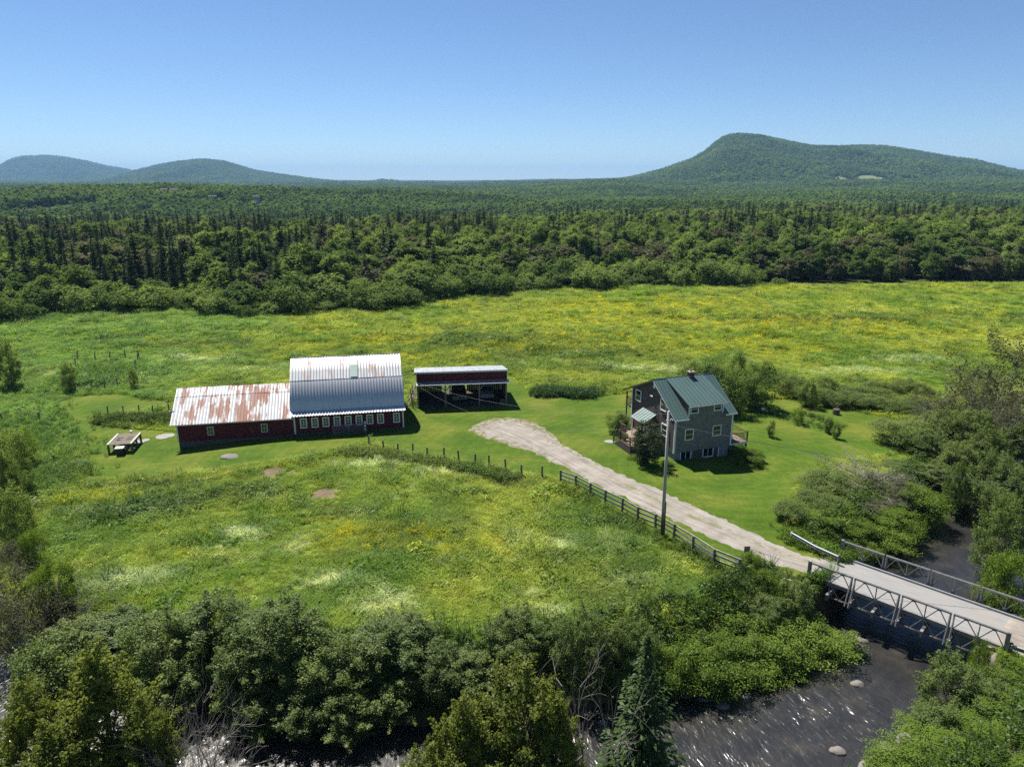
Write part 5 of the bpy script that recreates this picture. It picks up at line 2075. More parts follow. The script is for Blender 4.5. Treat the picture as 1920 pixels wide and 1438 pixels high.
for x in (-PW / 2 + 0.1, -0.55, 0.65, PW / 2 - 0.1):
    for y in (-0.2, PD / 2 - 0.3, PD - 0.5):
        MB().box(x - 0.09, x + 0.09, y - 0.09, y + 0.09, -0.2, PH - 0.17).build('post', M['post_wood'], e)
for x in (-PW / 2, PW / 2 - 0.2):
    MB().box(x, x + 0.2, -0.34, PD - 0.3, PH + 0.052, PH + 0.1).build('edge_board', M['rail_wood'], e)
for k, (dx, dy, lb) in enumerate(((0.15, 3.3, 'small white pot on the back edge of the timber platform'),)):
    q = Matrix.Rotation(R(11), 4, 'Z') @ Vector((dx, dy, 0))
    o = MB().tube([(0, 0, 0), (0, 0, 0.12), (0, 0, 0.25)], [0.1, 0.17, 0.13], 12).build('white_pot', M['white_paint'])
    o.location = (PX + q.x, PY + q.y, gz(PX, PY) + PH + 0.048)
    tag(o, lb, 'pot')
q = Matrix.Rotation(R(11), 4, 'Z') @ Vector((0.15, -0.75, 0))
e = empty('bin', (PX + q.x, PY + q.y, gz(PX + q.x, PY + q.y)), R(11))
tag(e, 'dark square bin with a white lid in front of the timber platform', 'bin')
MB().prism([(-0.3, 0.0), (0.3, 0.0), (0.36, 0.78), (-0.36, 0.78)], 'y', -0.3, 0.3).build('body', M['black'], e)
MB().box(-0.42, 0.42, -0.36, 0.36, 0.782, 0.86).build('lid', M['white_paint'], e)
# stone slabs of the path towards the barn
for k, (p, w, d) in enumerate((((258, 818), 1.5, 1.6), ((270, 815), 1.1, 1.0), ((304, 808), 1.6, 1.9), ((316, 806), 1.2, 1.6))):
    x, y = at(*p)
    g_ = np.random.default_rng(60 + k)
    pr = [(w / 2 * (0.8 + 0.3 * g_.random()) * math.cos(t), d / 2 * (0.8 + 0.3 * g_.random()) * math.sin(t)) for t in np.linspace(0, 6.28, 11)[:-1]]
    o = MB().prism(pr, 'z', -0.15, 0.055).build('path_stone', M['concrete'])
    o.location = (x, y, gz(x, y) + 0.03)
    tag(o, 'flat grey paving stone between the platform and the barn wing', 'paving stone', 'paving stones by the barn')


def rock(x, y, z, sx, sy, sz, seed, label, cat='boulder', group=None, mat='stone', rz=0.0):
    import bmesh
    bm = bmesh.new()
    bmesh.ops.create_icosphere(bm, subdivisions=3, radius=1)
    for v in bm.verts:
        n = float(fbm(np.array([v.co.x * 1.3 + seed]), np.array([v.co.y * 1.3 + v.co.z * 1.1]), seed, 3)[0])
        v.co *= 0.72 + 0.55 * n
    me = bpy.data.meshes.new('boulder')
    bm.to_mesh(me)
    bm.free()
    me.materials.append(M[mat])
    for p_ in me.polygons:
        p_.use_smooth = True
    o = link('boulder', me)
    o.location = (x, y, z)
    o.scale = (sx, sy, sz)
    o.rotation_euler = (0, 0, rz)
    tag(o, label, cat, group)
    return o


x, y = at(430, 853)
rock(x, y, gz(x, y) + 0.02, 1.0, 0.8, 0.22, 5, 'low flat stone mound on the lawn in front of the barn wing', 'stone')
x, y = at(1604, 1224, WATER_Z)
rock(x, y, WATER_Z + 0.1, 0.72, 0.55, 0.6, 11, 'big grey boulder standing in the water below the bridge', rz=0.2)
x, y = at(1612, 1200, WATER_Z)
rock(x, y, WATER_Z - 0.1, 0.65, 0.4, 0.35, 12, 'low flat rock just upstream of the big boulder', rz=-0.5)
for k, p in enumerate([(1640, 1425), (1655, 1418), (1672, 1405), (1660, 1392), (1690, 1400), (1705, 1385), (1690, 1425), (1715, 1362), (1740, 1330), (1800, 1285), (1790, 1300), (1625, 1440)]):
    x, y = at(p[0], p[1], WATER_Z + 0.3)
    s_ = 0.28 + 0.3 * random.random()
    rock(x, y, max(WATER_Z, gz(x, y)) + 0.05, s_ * 1.2, s_, s_ * 0.8, 20 + k, 'pale stone among the rocks of the right-hand river bank', group='stones along the river bank', rz=random.random() * 3)
for k in range(26):
    s_ = random.uniform(RIFF_S + 1, RIFF_S + 30)
    t_ = random.uniform(-1.02, 1.02)
    i_ = int(np.argmin(abs(rs - s_)))
    x, y = float(np.interp(s_, RIVER_S, [p[0] for p in RIVER])) + nx_[i_] * hw[i_] * t_, float(np.interp(s_, RIVER_S, [p[1] for p in RIVER])) + ny_[i_] * hw[i_] * t_
    r_ = 0.14 + 0.2 * random.random()
    rock(x, y, WATER_Z - 0.03, r_ * 1.3, r_, r_ * 0.6, 50 + k, 'dark wet stone just breaking the surface of the river', group='wet stones in the river')
# garden odds and ends right of the house
x, y = at(1568, 771)
e = empty('planter_barrel', (x, y, gz(x, y)))
tag(e, 'brown half-barrel planter on the lawn right of the house', 'barrel')
MB().tube([(0, 0, 0), (0, 0, 0.35), (0, 0, 0.7)], [0.36, 0.43, 0.38], 16).build('staves', M['deck_dark'], e)
for z in (0.15, 0.55):
    MB().tube([(0, 0, z), (0, 0, z + 0.05)], [0.425, 0.43], 16, False).build('hoop', M['steel'], e)
x, y = at(1431, 765)
o = MB().tube([(0, 0, 0.0), (0, 0, 0.1), (0, 0, 0.28), (0, 0, 0.42), (0, 0, 0.5)], [0.1, 0.22, 0.28, 0.2, 0.04], 14).build('garden_ball', M['white_paint'], smooth=True)
o.location = (x, y, gz(x, y) + 0.03)
tag(o, 'white garden ball on the lawn behind the house', 'ball')
x, y = at(1143, 829)
o = MB().prism([(0.6 * math.cos(t), 0.5 * math.sin(t)) for t in np.linspace(0, 6.28, 13)[:-1]], 'z', -0.1, 0.06).build('step_stone', M['concrete'])
o.location = (x, y, gz(x, y) + 0.03)
tag(o, 'grey stepping stone at the foot of the deck stairs', 'paving stone')
x, y = at(1005, 745)
o = MB().tube([(0, 0, 0), (0, 0, 0.5)], [0.25, 0.32], 14).build('bucket', M['black'])
o.location = (x, y, gz(x, y))
tag(o, 'black bucket at the left end of the garden bed', 'bucket')
x, y = at(1400, 1036)
o = MB().box(-0.22, 0.22, -0.05, 0.05, 0.0, 0.75).build('mail_post', M['grey_wood'])
o.location = (x, y, gz(x, y))
tag(o, 'small grey marker board at the driveway verge near the guardrail', 'marker')

# ------------------------------------------------------------------ plants placed one by one
G_BANK = 'alders along the near river bank'
for (px, py, Y, w) in [(150, 1165, 39, 190), (225, 1150, 40, 180), (300, 1150, 37, 220), (385, 1128, 38, 200), (455, 1200, 35.5, 170), (520, 1125, 37, 220), (585, 1190, 36, 180), (640, 1215, 35, 170), (690, 1185, 36.5, 190), (755, 1160, 37, 190), (815, 1215, 35.5, 150), (870, 1225, 36, 150), (320, 1250, 35, 170), (735, 1265, 34.8, 150), (560, 1290, 33.8, 160), (650, 1300, 33.6, 150), (470, 1300, 33.8, 140)]:
    plant_px('alder', 'alder_tree', px, py, Y, w, 'leafy dark alder in the thicket along the foot of the meadow', 'tree', G_BANK)
plant_px('alder', 'alder_tree', 965, 1142, 37.5, 150, 'rounded alder standing behind the big yellowish cedar', 'tree')
plant_px('alder', 'alder_tree', 1092, 1142, 36.5, 140, 'tall dark alder on the bank between the cedar and the spruce', 'tree')
plant_px('alder', 'alder_tree', 1150, 1172, 37, 120, 'alder behind the bare dead tree on the bank', 'tree')
plant_px('alder', 'alder_tree', 1198, 1162, 37.5, 110, 'alder on the bank directly behind the young spruce', 'tree')
plant_px('alder', 'alder_tree', 1490, 1082, 43.6, 110, 'dark alder at the downstream corner of the bridge', 'tree')
plant_px('alder', 'alder_tree', 1440, 1118, 42.5, 100, 'alder left of the bridge end above the bright bank bushes', 'tree')
for (px, py, Y, w) in [(1290, 1205, 38, 130), (1340, 1195, 38.6, 140), (1395, 1165, 40.4, 140), (1450, 1175, 40.6, 150), (1510, 1160, 41.6, 150), (1550, 1190, 41.4, 110), (1330, 1240, 37.4, 110), (1400, 1220, 39, 130), (1470, 1225, 39.8, 120), (1250, 1225, 37, 100)]:
    plant_px('bush', 'bank_bush', px, py, Y, w, 'bright green bush on the river bank left of the bridge', 'bush', 'bushes on the bank left of the bridge')
plant_px('bush', 'young_maple', 1408, 1035, 46.0, 48, 'small bright young tree at the end of the board fence', 'tree')
plant_px('bush', 'bank_bush', 1460, 1075, 44.5, 70, 'pale green bush beside the dark guardrail', 'bush')
plant_px('bush', 'bank_bush', 1425, 1065, 45.0, 55, 'low light bush by the short posts near the guardrail', 'bush')
# left side
for (px, py, Y, w) in [(45, 1075, 42, 170), (90, 1125, 41, 130), (20, 1130, 40, 150), (5, 1020, 47, 90)]:
    plant_px('grey_shrub', 'grey_shrub', px, py, Y, w, 'greyish thin-leaved shrub in the lower left thicket', 'shrub', 'grey shrubs at lower left')
plant_px('bush', 'vine_tree', 92, 1048, 43, 78, 'upright fresh-green leafy tree rising from the grey lower left thicket', 'tree')
plant_px('dark_shrub', 'dark_shrub', 95, 1195, 37, 150, 'dense dark round shrub at the left just above the water', 'shrub')
plant_px('dark_shrub', 'dark_shrub', 10, 800, 62, 70, 'dark shrub at the left edge level with the platform', 'shrub')
plant_px('alder', 'alder_tree', 0, 850, 55, 80, 'tall dark tree cut by the left edge beside the near meadow', 'tree')
plant_px('dark_shrub', 'dark_shrub', 8, 905, 51, 70, 'dark shrub at the foot of the left edge tree', 'shrub')
plant_px('alder', 'alder_tree', 4, 640, 96, 60, 'dark bushy tree at the left edge behind the garden plot', 'tree')
plant_px('bush', 'bank_bush', 30, 795, 68, 50, 'light green bush in the rough at the far left', 'bush')
plant_px('bush', 'bank_bush', 55, 990, 48, 50, 'low green bush at the left foot of the near meadow', 'bush')
plant_px('dark_shrub', 'dark_shrub', 120, 678, 94.5, 26, 'small dark upright shrub at the left corner of the garden plot', 'shrub')
plant_px('dark_shrub', 'dark_shrub', 246, 688, 96, 16, 'thin dark sapling at the right corner of the garden plot', 'shrub')
# near bank, foot of the picture
plant_px('cedar', 'cedar_tree', 170, 1222, 28.5, 250, 'large yellow-green cedar at the bottom left', 'tree', var=0)
plant_px('cedar', 'cedar_tree', 35, 1272, 27.5, 170, 'yellow-green cedar cut by the left edge at the bottom', 'tree', var=1)
plant_px('cedar', 'cedar_tree', 255, 1300, 27.5, 170, 'smaller cedar just right of the large bottom left cedar', 'tree', var=1)
plant_px('cedar', 'cedar_tree', 90, 1370, 25.5, 200, 'bright lower cedar in the bottom left corner', 'tree', var=0)
plant_px('cedar', 'cedar_tree', 975, 1236, 28.0, 250, 'big yellow-green cedar at the bottom middle', 'tree', var=1)
plant_px('cedar', 'cedar_tree', 870, 1315, 27.0, 190, 'lower cedar on the left flank of the big middle cedar', 'tree', var=0)
plant_px('cedar', 'cedar_tree', 1045, 1312, 27.0, 150, 'cedar on the right flank of the big middle cedar', 'tree', var=0)
plant_px('cedar', 'cedar_tree', 800, 1395, 25.5, 170, 'short cedar at the bottom edge left of the middle', 'tree', var=1)
plant_px('near_spruce', 'spruce_tree', 1216, 1186, 28.0, 170, 'dark pointed young spruce at the bottom beside the river', 'tree', var=0)
plant_px('bare', 'bare_shrub', 345, 1308, 28.0, 150, 'leafless grey twiggy shrub at the bottom left', 'shrub', var=0)
plant_px('bare', 'bare_shrub', 395, 1360, 27.0, 110, 'low leafless grey brush beside the twiggy shrub', 'shrub', var=1)
plant_px('dead_tree', 'dead_tree', 1100, 1225, 28.5, 120, 'pale dead leafless tree between cedar and spruce', 'tree', var=0)
plant_px('dead_tree', 'dead_tree', 1163, 1240, 27.5, 90, 'bare slender dead stem right beside the spruce', 'tree', var=1)
# bottom right corner
for (px, py, Y, w) in [(1800, 1232, 34.4, 150), (1850, 1280, 33.4, 150), (1760, 1330, 31.6, 150)]:
    plant_px('alder', 'alder_tree', px, py, Y, w, 'olive-green alder on the right bank below the bridge', 'tree', 'alders on the right bank below the bridge')
for (px, py, Y, w) in [(1890, 1262, 35.0, 120), (1905, 1320, 32, 130), (1850, 1370, 30.5, 150), (1760, 1400, 29.0, 150), (1900, 1400, 29, 140), (1690, 1432, 28.5, 120), (1815, 1430, 28, 140)]:
    plant_px('bush', 'bank_bush', px, py, Y, w, 'fresh green bush in the bottom right corner', 'bush', 'bushes in the bottom right corner')
plant_px('grey_shrub', 'grey_shrub', 1840, 1262, 34.6, 80, 'thin grey shrub among the green bushes below the bridge', 'shrub')
plant_px('bush', 'bank_bush', 1848, 1188, 37.0, 36, 'sprig of leaves poking up by the right end of the near truss', 'bush')
# far side of the river at the right
plant_px('alder', 'alder_tree', 1895, 930, 49.5, 120, 'pale leafy tree leaning over the water at the right edge', 'tree')
plant_px('bush', 'young_larch', 1905, 1030, 46.0, 90, 'brilliant green young larch behind the far truss at right', 'tree')
plant_px('bush', 'bank_bush', 1870, 1090, 45.5, 70, 'bright bush at the waterline behind the far truss', 'bush')
# brush between lawn and river
plant_px('alder', 'alder_tree', 1902, 790, 70, 130, 'dark alder at the right edge above the river bend', 'tree')
plant_px('alder', 'alder_tree', 1908, 875, 62, 110, 'lower alder at the right edge just above the leaning tree', 'tree')
for (px, py, Y, w) in [(1900, 645, 80, 190), (1840, 705, 76, 140), (1905, 740, 72, 140)]:
    plant_px('grey_shrub', 'grey_tree', px, py, Y, w, 'big brownish thin-leaved tree at the right edge of the field', 'tree', 'brownish trees at the right edge')
for (px, py, Y, w) in [(1770, 770, 74, 100), (1820, 765, 72, 110), (1745, 810, 70, 100), (1800, 830, 67, 120), (1860, 800, 68, 120), (1880, 850, 64, 120), (1760, 870, 65, 110), (1700, 880, 66, 100), (1820, 890, 62, 110), (1870, 910, 59, 110)]:
    plant_px('alder', 'alder_tree', px, py, Y, w, 'mixed green alder in the thicket between lawn and river', 'tree', 'alders between the lawn and the river')
for (px, py, Y, w) in [(1655, 930, 60, 100), (1600, 955, 57.5, 90), (1570, 915, 59.5, 90)]:
    plant_px('grey_shrub', 'grey_shrub', px, py, Y, w, 'open greyish shrub among the brush by the bridge approach', 'shrub', 'grey shrubs by the bridge approach')
for (px, py, Y, w) in [(1690, 905, 60, 100), (1740, 920, 59, 100), (1640, 950, 57, 100), (1695, 965, 55.5, 90), (1655, 985, 54, 110), (1590, 990, 54, 90), (1545, 985, 54.5, 70), (1620, 1015, 51.5, 70)]:
    plant_px('bush', 'brush_bush', px, py, Y, w, 'leafy bush in the brush just upstream of the bridge', 'bush', 'brush upstream of the bridge')
plant_px('dark_shrub', 'dark_shrub', 1702, 790, 72.5, 110, 'dark purplish round shrub where the lawn narrows at right', 'shrub')
plant_px('grey_shrub', 'grey_shrub', 1770, 745, 77, 120, 'grey twiggy shrub behind the dark purplish shrub', 'shrub')
plant_px('bare', 'bare_shrub', 1625, 870, 61.5, 120, 'bare grey branching shrub on the edge of the lawn', 'shrub', var=2)
plant_px('grey_shrub', 'grey_shrub', 1655, 895, 61, 110, 'thin grey shrub directly right of the bare branching one', 'shrub')
plant_px('dark_shrub', 'dark_shrub', 1560, 885, 60.5, 100, 'dark green shrub at the left of the brush by the lawn', 'shrub')
plant_px('dark_shrub', 'dark_shrub', 1530, 925, 57.5, 80, 'dark shrub between the lawn and the guardrail brush', 'shrub')
plant_px('dark_shrub', 'dark_shrub', 1483, 938, 54.6, 60, 'round dark bush at the head of the bright guardrail', 'shrub')
plant_px('alder', 'slim_tree', 1804, 860, 60.5, 46, 'slim bright tree with a bare dark stem amid the riverside thicket', 'tree')
# round the house
plant_px('garden_shrub', 'garden_shrub', 1330, 664, 86.5, 80, 'big green shrub directly behind the house chimney', 'shrub')
plant_px('garden_shrub', 'garden_tree', 1385, 655, 89, 44, 'taller dark-topped small tree behind the house', 'tree')
plant_px('garden_shrub', 'garden_shrub', 1370, 682, 84.5, 80, 'broad green shrub touching the right end of the house roof', 'shrub')
plant_px('garden_shrub', 'garden_shrub', 1424, 677, 86, 68, 'rounded dark green shrub right of the house on the lawn edge', 'shrub')
plant_px('garden_shrub', 'garden_shrub', 1302, 672, 88, 50, 'smaller shrub left of the chimney behind the roof', 'shrub')
plant_px('garden_shrub', 'round_bush', 1517, 712, 86.5, 38, 'clipped round green bush standing alone before the bramble hedge', 'bush')
plant_px('lilac', 'lilac_bush', 1218, 784, 66.2, 62, 'tall dark lilac at the front corner of the house by the pole', 'bush')
plant_px('garden_shrub', 'garden_shrub', 1160, 767, 75.5, 40, 'grey-green round shrub left of the entrance deck', 'shrub')
plant_px('garden_shrub', 'small_bush', 1447, 787, 75.2, 15, 'tiny round bush alone on the lawn right of the side deck', 'bush')
plant_px('garden_shrub', 'small_bush', 1556, 779, 76.5, 18, 'small dark green bush in front of the half-barrel', 'bush')
plant_px('garden_shrub', 'small_bush', 1571, 793, 74.6, 16, 'low dark bush at the near end of the flower bed', 'bush')
plant_px('bush', 'small_bush', 1500, 764, 79.5, 22, 'pale flowering clump at the far end of the flower bed', 'bush')
for (px, py, Y, w) in [(1475, 698, 92, 62), (1555, 705, 92, 40), (1500, 706, 93, 40), (1640, 712, 92, 44), (1700, 708, 93, 44), (1732, 718, 91, 40), (1670, 716, 92, 44)]:
    plant_px('dark_shrub', 'hedge_shrub', px, py, Y, w, 'dark shrub rising at the back of the bramble hedge', 'shrub', 'shrubs behind the bramble hedge')
for (px, py, Y, w) in [(1545, 728, 87.5, 56), (1575, 733, 87, 60), (1605, 738, 86.4, 60), (1635, 742, 85.6, 60), (1665, 748, 84.8, 60), (1695, 755, 84, 60), (1722, 745, 86, 60), (1600, 722, 90, 60), (1650, 728, 89, 60)]:
    plant_px('dark_shrub', 'bramble', px, py, Y, w, 'low arching bramble in the hedge along the back of the lawn', 'shrub', 'bramble hedge behind the lawn')
for (px, py, Y, w) in [(1395, 838, 68.5, 40), (1415, 842, 68, 46), (1405, 850, 67, 50)]:
    plant_px('bush', 'weed_clump', px, py, Y, w, 'yellowish weed patch on the lawn below the side deck', 'weeds', 'weed patch below the side deck')
for (px, py, Y, w) in [(1252, 862, 66.0, 26), (1205, 862, 66.5, 26), (1190, 858, 67.5, 24)]:
    plant_px('bush', 'weed_clump', px, py, Y, w, 'low leafy plant along the foot of the house and deck', 'plant', 'foundation plants')

# ------------------------------------------------------------------ the wood beyond the meadow
def edge_y(x):
    return np.interp(x, EX, EY)


g = np.random.default_rng(5)


def jitter_grid(x0, x1, y0, y1, step, jit=0.45):
    X, Y = np.meshgrid(np.arange(x0, x1, step), np.arange(y0, y1, step))
    X = X + (g.random(X.shape) - 0.5) * 2 * jit * step
    Y = Y + (g.random(Y.shape) - 0.5) * 2 * jit * step
    return X.ravel(), Y.ravel()


CLEAR = [((60, 372), 760, 34, 50), ((130, 368), 800, 26, 40), ((330, 355), 960, 22, 45), ((480, 368), 900, 14, 45), ((400, 367), 900, 18, 40), ((655, 380), 620, 25, 60), ((700, 381), 640, 30, 60)]


def in_view(x, y, m=25):
    return (np.abs(x) < 0.74 * y + m)


def not_clear(x, y):
    k = np.ones(np.shape(x), bool)
    for (p, Y, rx, ry) in CLEAR:
        cx = far(p[0], p[1], Y)[0]
        k &= ((x - cx) / rx) ** 2 + ((y - Y) / ry) ** 2 > 1
    return k


# shrubs at the edge
sx, sy = jitter_grid(-190, 190, 100, 215, 3.6)
d = sy - edge_y(sx)
wid = 9 + 9 * vnoise(sx / 14, sy * 0, 171)
k = (d > 0.3) & (d < wid) & in_view(sx, sy)
sx, sy, d = sx[k], sy[k], d[k]
o_ = np.argsort(np.hypot(sx, sy))[:190]
for i in o_:
    h = 1.8 + 1.0 * (d[i] / 6) + 4.0 * g.random() ** 2.2
    plant('edge_shrub', 'edge_shrub', sx[i], sy[i], h, h * (1.0 + 0.6 * g.random()) + 1.0, 'rounded shrub at the foot of the wood along the meadow', 'shrub', 'shrubs along the edge of the wood')
# trees
tx_, ty_ = jitter_grid(-460, 460, 100, 620, 4.7)
d = ty_ - edge_y(tx_)
k = (d > 6 + 5 * vnoise(tx_ / 14, tx_ * 0, 171)) & in_view(tx_, ty_) & not_clear(tx_, ty_) & (g.random(len(tx_)) < 0.86)
tx_, ty_, d = tx_[k], ty_[k], d[k]
u = tx_ / ty_
p_sp = np.interp(u, [-0.8, -0.45, -0.15, 0.0, 0.3, 0.8], [0.46, 0.36, 0.28, 0.16, 0.09, 0.05])
cl = fbm(tx_ / 26, ty_ / 26, 181, 3)
p_sp = np.clip(p_sp + (cl - 0.5) * 2.8, 0.02, 0.95)
kind = np.where(g.random(len(tx_)) < p_sp, 1, 0)
grey = (g.random(len(tx_)) < np.clip((fbm(tx_ / 18, ty_ / 18, 191, 3) - 0.46) * 3.4, 0.04, 0.7)) & (kind == 0)
kind[grey] = 2
hgt = np.interp(d, [6, 20, 45], [5.0, 8.6, 9.8]) * (0.75 + 0.5 * g.random(len(tx_))) * (1 + 0.25 * (fbm(tx_ / 40, ty_ / 40, 201, 2) - 0.5) * 2)
hgt = np.where(kind == 1, hgt * (0.95 + 0.45 * g.random(len(hgt))), hgt)
hgt = hgt * np.interp(u, [-0.2, 0.25, 0.6], [1.0, 1.05, 1.2])
tz = ground_z(tx_, ty_)
order = np.argsort(ty_ - 0.35 * edge_y(tx_))
rank = {0: 0, 1: 0, 2: 0}
LIM = {0: 290, 1: 260, 2: 130}
INFO = {0: ('wood_tree', 'broadleaf_tree', 'green broadleaf tree in the wood beyond the meadow', 'broadleaf trees of the wood'),
        1: ('wood_spruce', 'spruce_tree', 'dark pointed spruce in the wood beyond the meadow', 'spruces of the wood'),
        2: ('wood_grey', 'larch_tree', 'greyish thin-crowned tree in the wood beyond the meadow', 'grey trees of the wood')}
rest = []
for i in order:
    kd = int(kind[i])
    if rank[kd] < LIM[kd]:
        rank[kd] += 1
        mk, nm, lb, gp = INFO[kd]
        h = float(hgt[i])
        w = h * (0.40 if kd == 1 else 0.66) * (0.7 + 0.75 * g.random())
        plant(mk, nm, float(tx_[i]), float(ty_[i]), h, w, lb, 'tree', gp, z=float(tz[i]))
    else:
        rest.append(i)
rest = np.array(rest)
# the spruces and fresh young trees that stand out along the left of the wood
for (px, py, Y, w) in [(237, 450, 163, 36), (272, 447, 170, 30), (315, 449, 168, 34), (335, 458, 166, 26), (428, 465, 160, 32), (70, 458, 160, 34), (178, 428, 176, 34), (78, 410, 178, 34), (10, 402, 172, 36), (385, 480, 162, 22), (682, 465, 168, 28), (649, 452, 172, 26), (130, 440, 170, 32), (40, 445, 164, 32), (1255, 470, 205, 24), (1525, 455, 206, 34)]:
    plant_px('wood_spruce', 'spruce_tree', px, py, Y, w, 'tall dark spruce standing out before the wood at the meadow side', 'tree', 'tall spruces along the front of the wood')
for (px, py, Y, w) in [(163, 508, 162, 36), (405, 500, 160, 46), (460, 488, 164, 44), (578, 452, 172, 60), (627, 465, 166, 58), (520, 500, 163, 40), (1385, 475, 208, 46), (1700, 480, 208, 50)]:
    plant_px('wood_tree', 'broadleaf_tree', px, py, Y, w, 'fresh green rounded tree at the front of the wood', 'tree', 'fresh green trees along the front of the wood')


def lod_sources(name, kinds):
    ms = []
    hs = []
    for kd in kinds:
        for parts, h, r in KINDS[kd]:
            ms.append(joined(parts, name))
            hs.append((h, r))
    return source_collection(name, ms), hs


def tree_scatter(name, label, x, y, z, h, w, coll, hs):
    n = len(x)
    idx = g.integers(0, len(hs), n)
    hh = np.array([a for a, b in hs])[idx]
    rr = np.array([b for a, b in hs])[idx]
    s = np.stack([w / 2 / rr, w / 2 / rr, h / hh], 1)
    rot = np.zeros((n, 3))
    rot[:, 2] = g.random(n) * 6.283
    return scatter(name, np.stack([x, y, z], 1), rot, s, idx, coll, label, 'forest')


SRC = {0: lod_sources('src_broadleaf', ['wood_tree']), 1: lod_sources('src_spruce', ['wood_spruce']), 2: lod_sources('src_grey', ['wood_grey'])}
for kd, nm, lb in ((0, 'broadleaf_forest', 'mass of broadleaf trees deeper in the wood'), (1, 'spruce_forest', 'mass of spruces deeper in the wood'), (2, 'larch_forest', 'scattered grey trees deeper in the wood')):
    i = rest[kind[rest] == kd]
    tree_scatter(nm, lb, tx_[i], ty_[i], tz[i], hgt[i], hgt[i] * (0.40 if kd == 1 else 0.66) * (0.8 + 0.5 * g.random(len(i))), *SRC[kd])

# simple crowns for everything farther off
far_b = []
for i in range(4):
    cm, _ = crown_mesh('far_crown', M['leaf_far'], 500 + i, 12.0, 4.2, 0.05, 22, 340, 0.8, clump=(0.26, 0.42), rough=0.25, whole=0.8)
    far_b.append(cm)
far_s = [spruce_mesh('far_spruce', M['leaf_dark_spruce'], 520 + i, 14.0, 2.5, 14, 6, 3, 0.9) for i in range(3)]
FB = (source_collection('src_far_broadleaf', far_b), [(12.0, 4.2)] * 4)
FS = (source_collection('src_far_spruce', far_s), [(14.0, 2.5)] * 3)


def far_forest(y0, y1, step, nm):
    x, y = jitter_grid(-0.8 * y1 - 60, 0.8 * y1 + 60, y0, y1, step)
    k = in_view(x, y, 40) & not_clear(x, y)
    x, y = x[k], y[k]
    n = len(x)
    cl = fbm(x / 120, y / 120, 211, 3)
    sp = g.random(n) < np.clip(0.2 + (cl - 0.5) * 2.2, 0.03, 0.7)
    h = (8 + 6.5 * g.random(n)) * (1 + 0.3 * (fbm(x / 200, y / 200, 221, 2) - 0.5))
    z = ground_z(x, y) - 0.5
    return x, y, z, h, sp


F1 = far_forest(620, 1500, 6.2, 'a')
F2 = far_forest(1500, 3200, 11.0, 'b')
F3 = far_forest(3200, 6200, 27.0, 'c')
x, y, z, h = (np.concatenate([F1[i], F2[i], F3[i]]) for i in range(4))
sp = np.concatenate([F1[4], F2[4], F3[4]])
sc = np.where(y > 3200, 3.2, np.where(y > 1500, 1.5, 1.0))
tree_scatter('far_broadleaf_forest', 'far broadleaf forest covering the plain', x[~sp], y[~sp], z[~sp], h[~sp], h[~sp] * 0.8 * sc[~sp], *FB)
tree_scatter('far_spruce_forest', 'far spruces scattered over the wooded plain', x[sp], y[sp], z[sp], h[sp] * 1.05, h[sp] * 0.42 * sc[sp], *FS)


def ray_hit(px, py, zf, Y0, Y1):
    for Y in np.arange(Y0, Y1, 5.0):
        x_, y_, z_ = far(px, py, Y)
        if z_ < float(zf(np.array([x_]), np.array([y_]))[0]):
            return x_, y_
    return far(px, py, Y1)[:2]


FIELDS = []
M['hay_field'] = plain('hay_field', (0.13, 0.155, 0.055), 0.95, var=0.25, scale=0.03)
for (p_, rx_, ry_) in [((1650, 343), 62, 125), ((1735, 345), 48, 120), ((1592, 344), 30, 110)]:
    fx, fy = ray_hit(p_[0], p_[1], mz_r, 1950, 4000)
    FIELDS.append((fx, fy, rx_, ry_))
    fm = grid_mesh('hay_field', np.arange(fx - rx_, fx + rx_, 10.0), np.arange(fy - ry_, fy + ry_, 10.0), lambda a, b: mz_r(a, b) + 0.8, M['hay_field'], keep=lambda a, b: ((a - fx) / rx_) ** 2 + ((b - fy) / ry_) ** 2 < 0.95)
    tag(link('hay_field', fm), ['widest pale hay field in a clearing low on the right-hand mountain', 'pale hay field at the right of the widest clearing on the mountain', 'smallest pale clearing left of the other hay fields on the mountain'][len(FIELDS) - 1], None, kind='structure')


def mountain_forest(nm, lb, zf, b, step, size, Y):
    x, y = jitter_grid(b[0], b[1], b[2], b[3] + step * 2, step)
    z = zf(x, y)
    k = in_view(x, y, 100) & (z > ground_z(x, y) - 4)
    for (cx, cy_, rx, ry) in FIELDS:
        k &= ((x - cx) / rx) ** 2 + ((y - cy_) / ry) ** 2 > 1
    x, y, z = x[k], y[k], z[k]
    h = size * (0.75 + 0.5 * g.random(len(x)))
    tree_scatter(nm, lb, x, y, z - 0.15 * size, h, h * 1.05, *FB)


mountain_forest('mountain_forest', 'forest canopy on the tall right-hand mountain', mz_r, mb_r, 13.5, 16.5, 4000)
mountain_forest('hill_forest', 'forest canopy on the rounded blue hill', mz_m, mb_m, 24, 24, 6800)
mountain_forest('far_mountain_forest', 'forest canopy on the farthest left mountain', mz_l, mb_l, 32, 30, 9000)


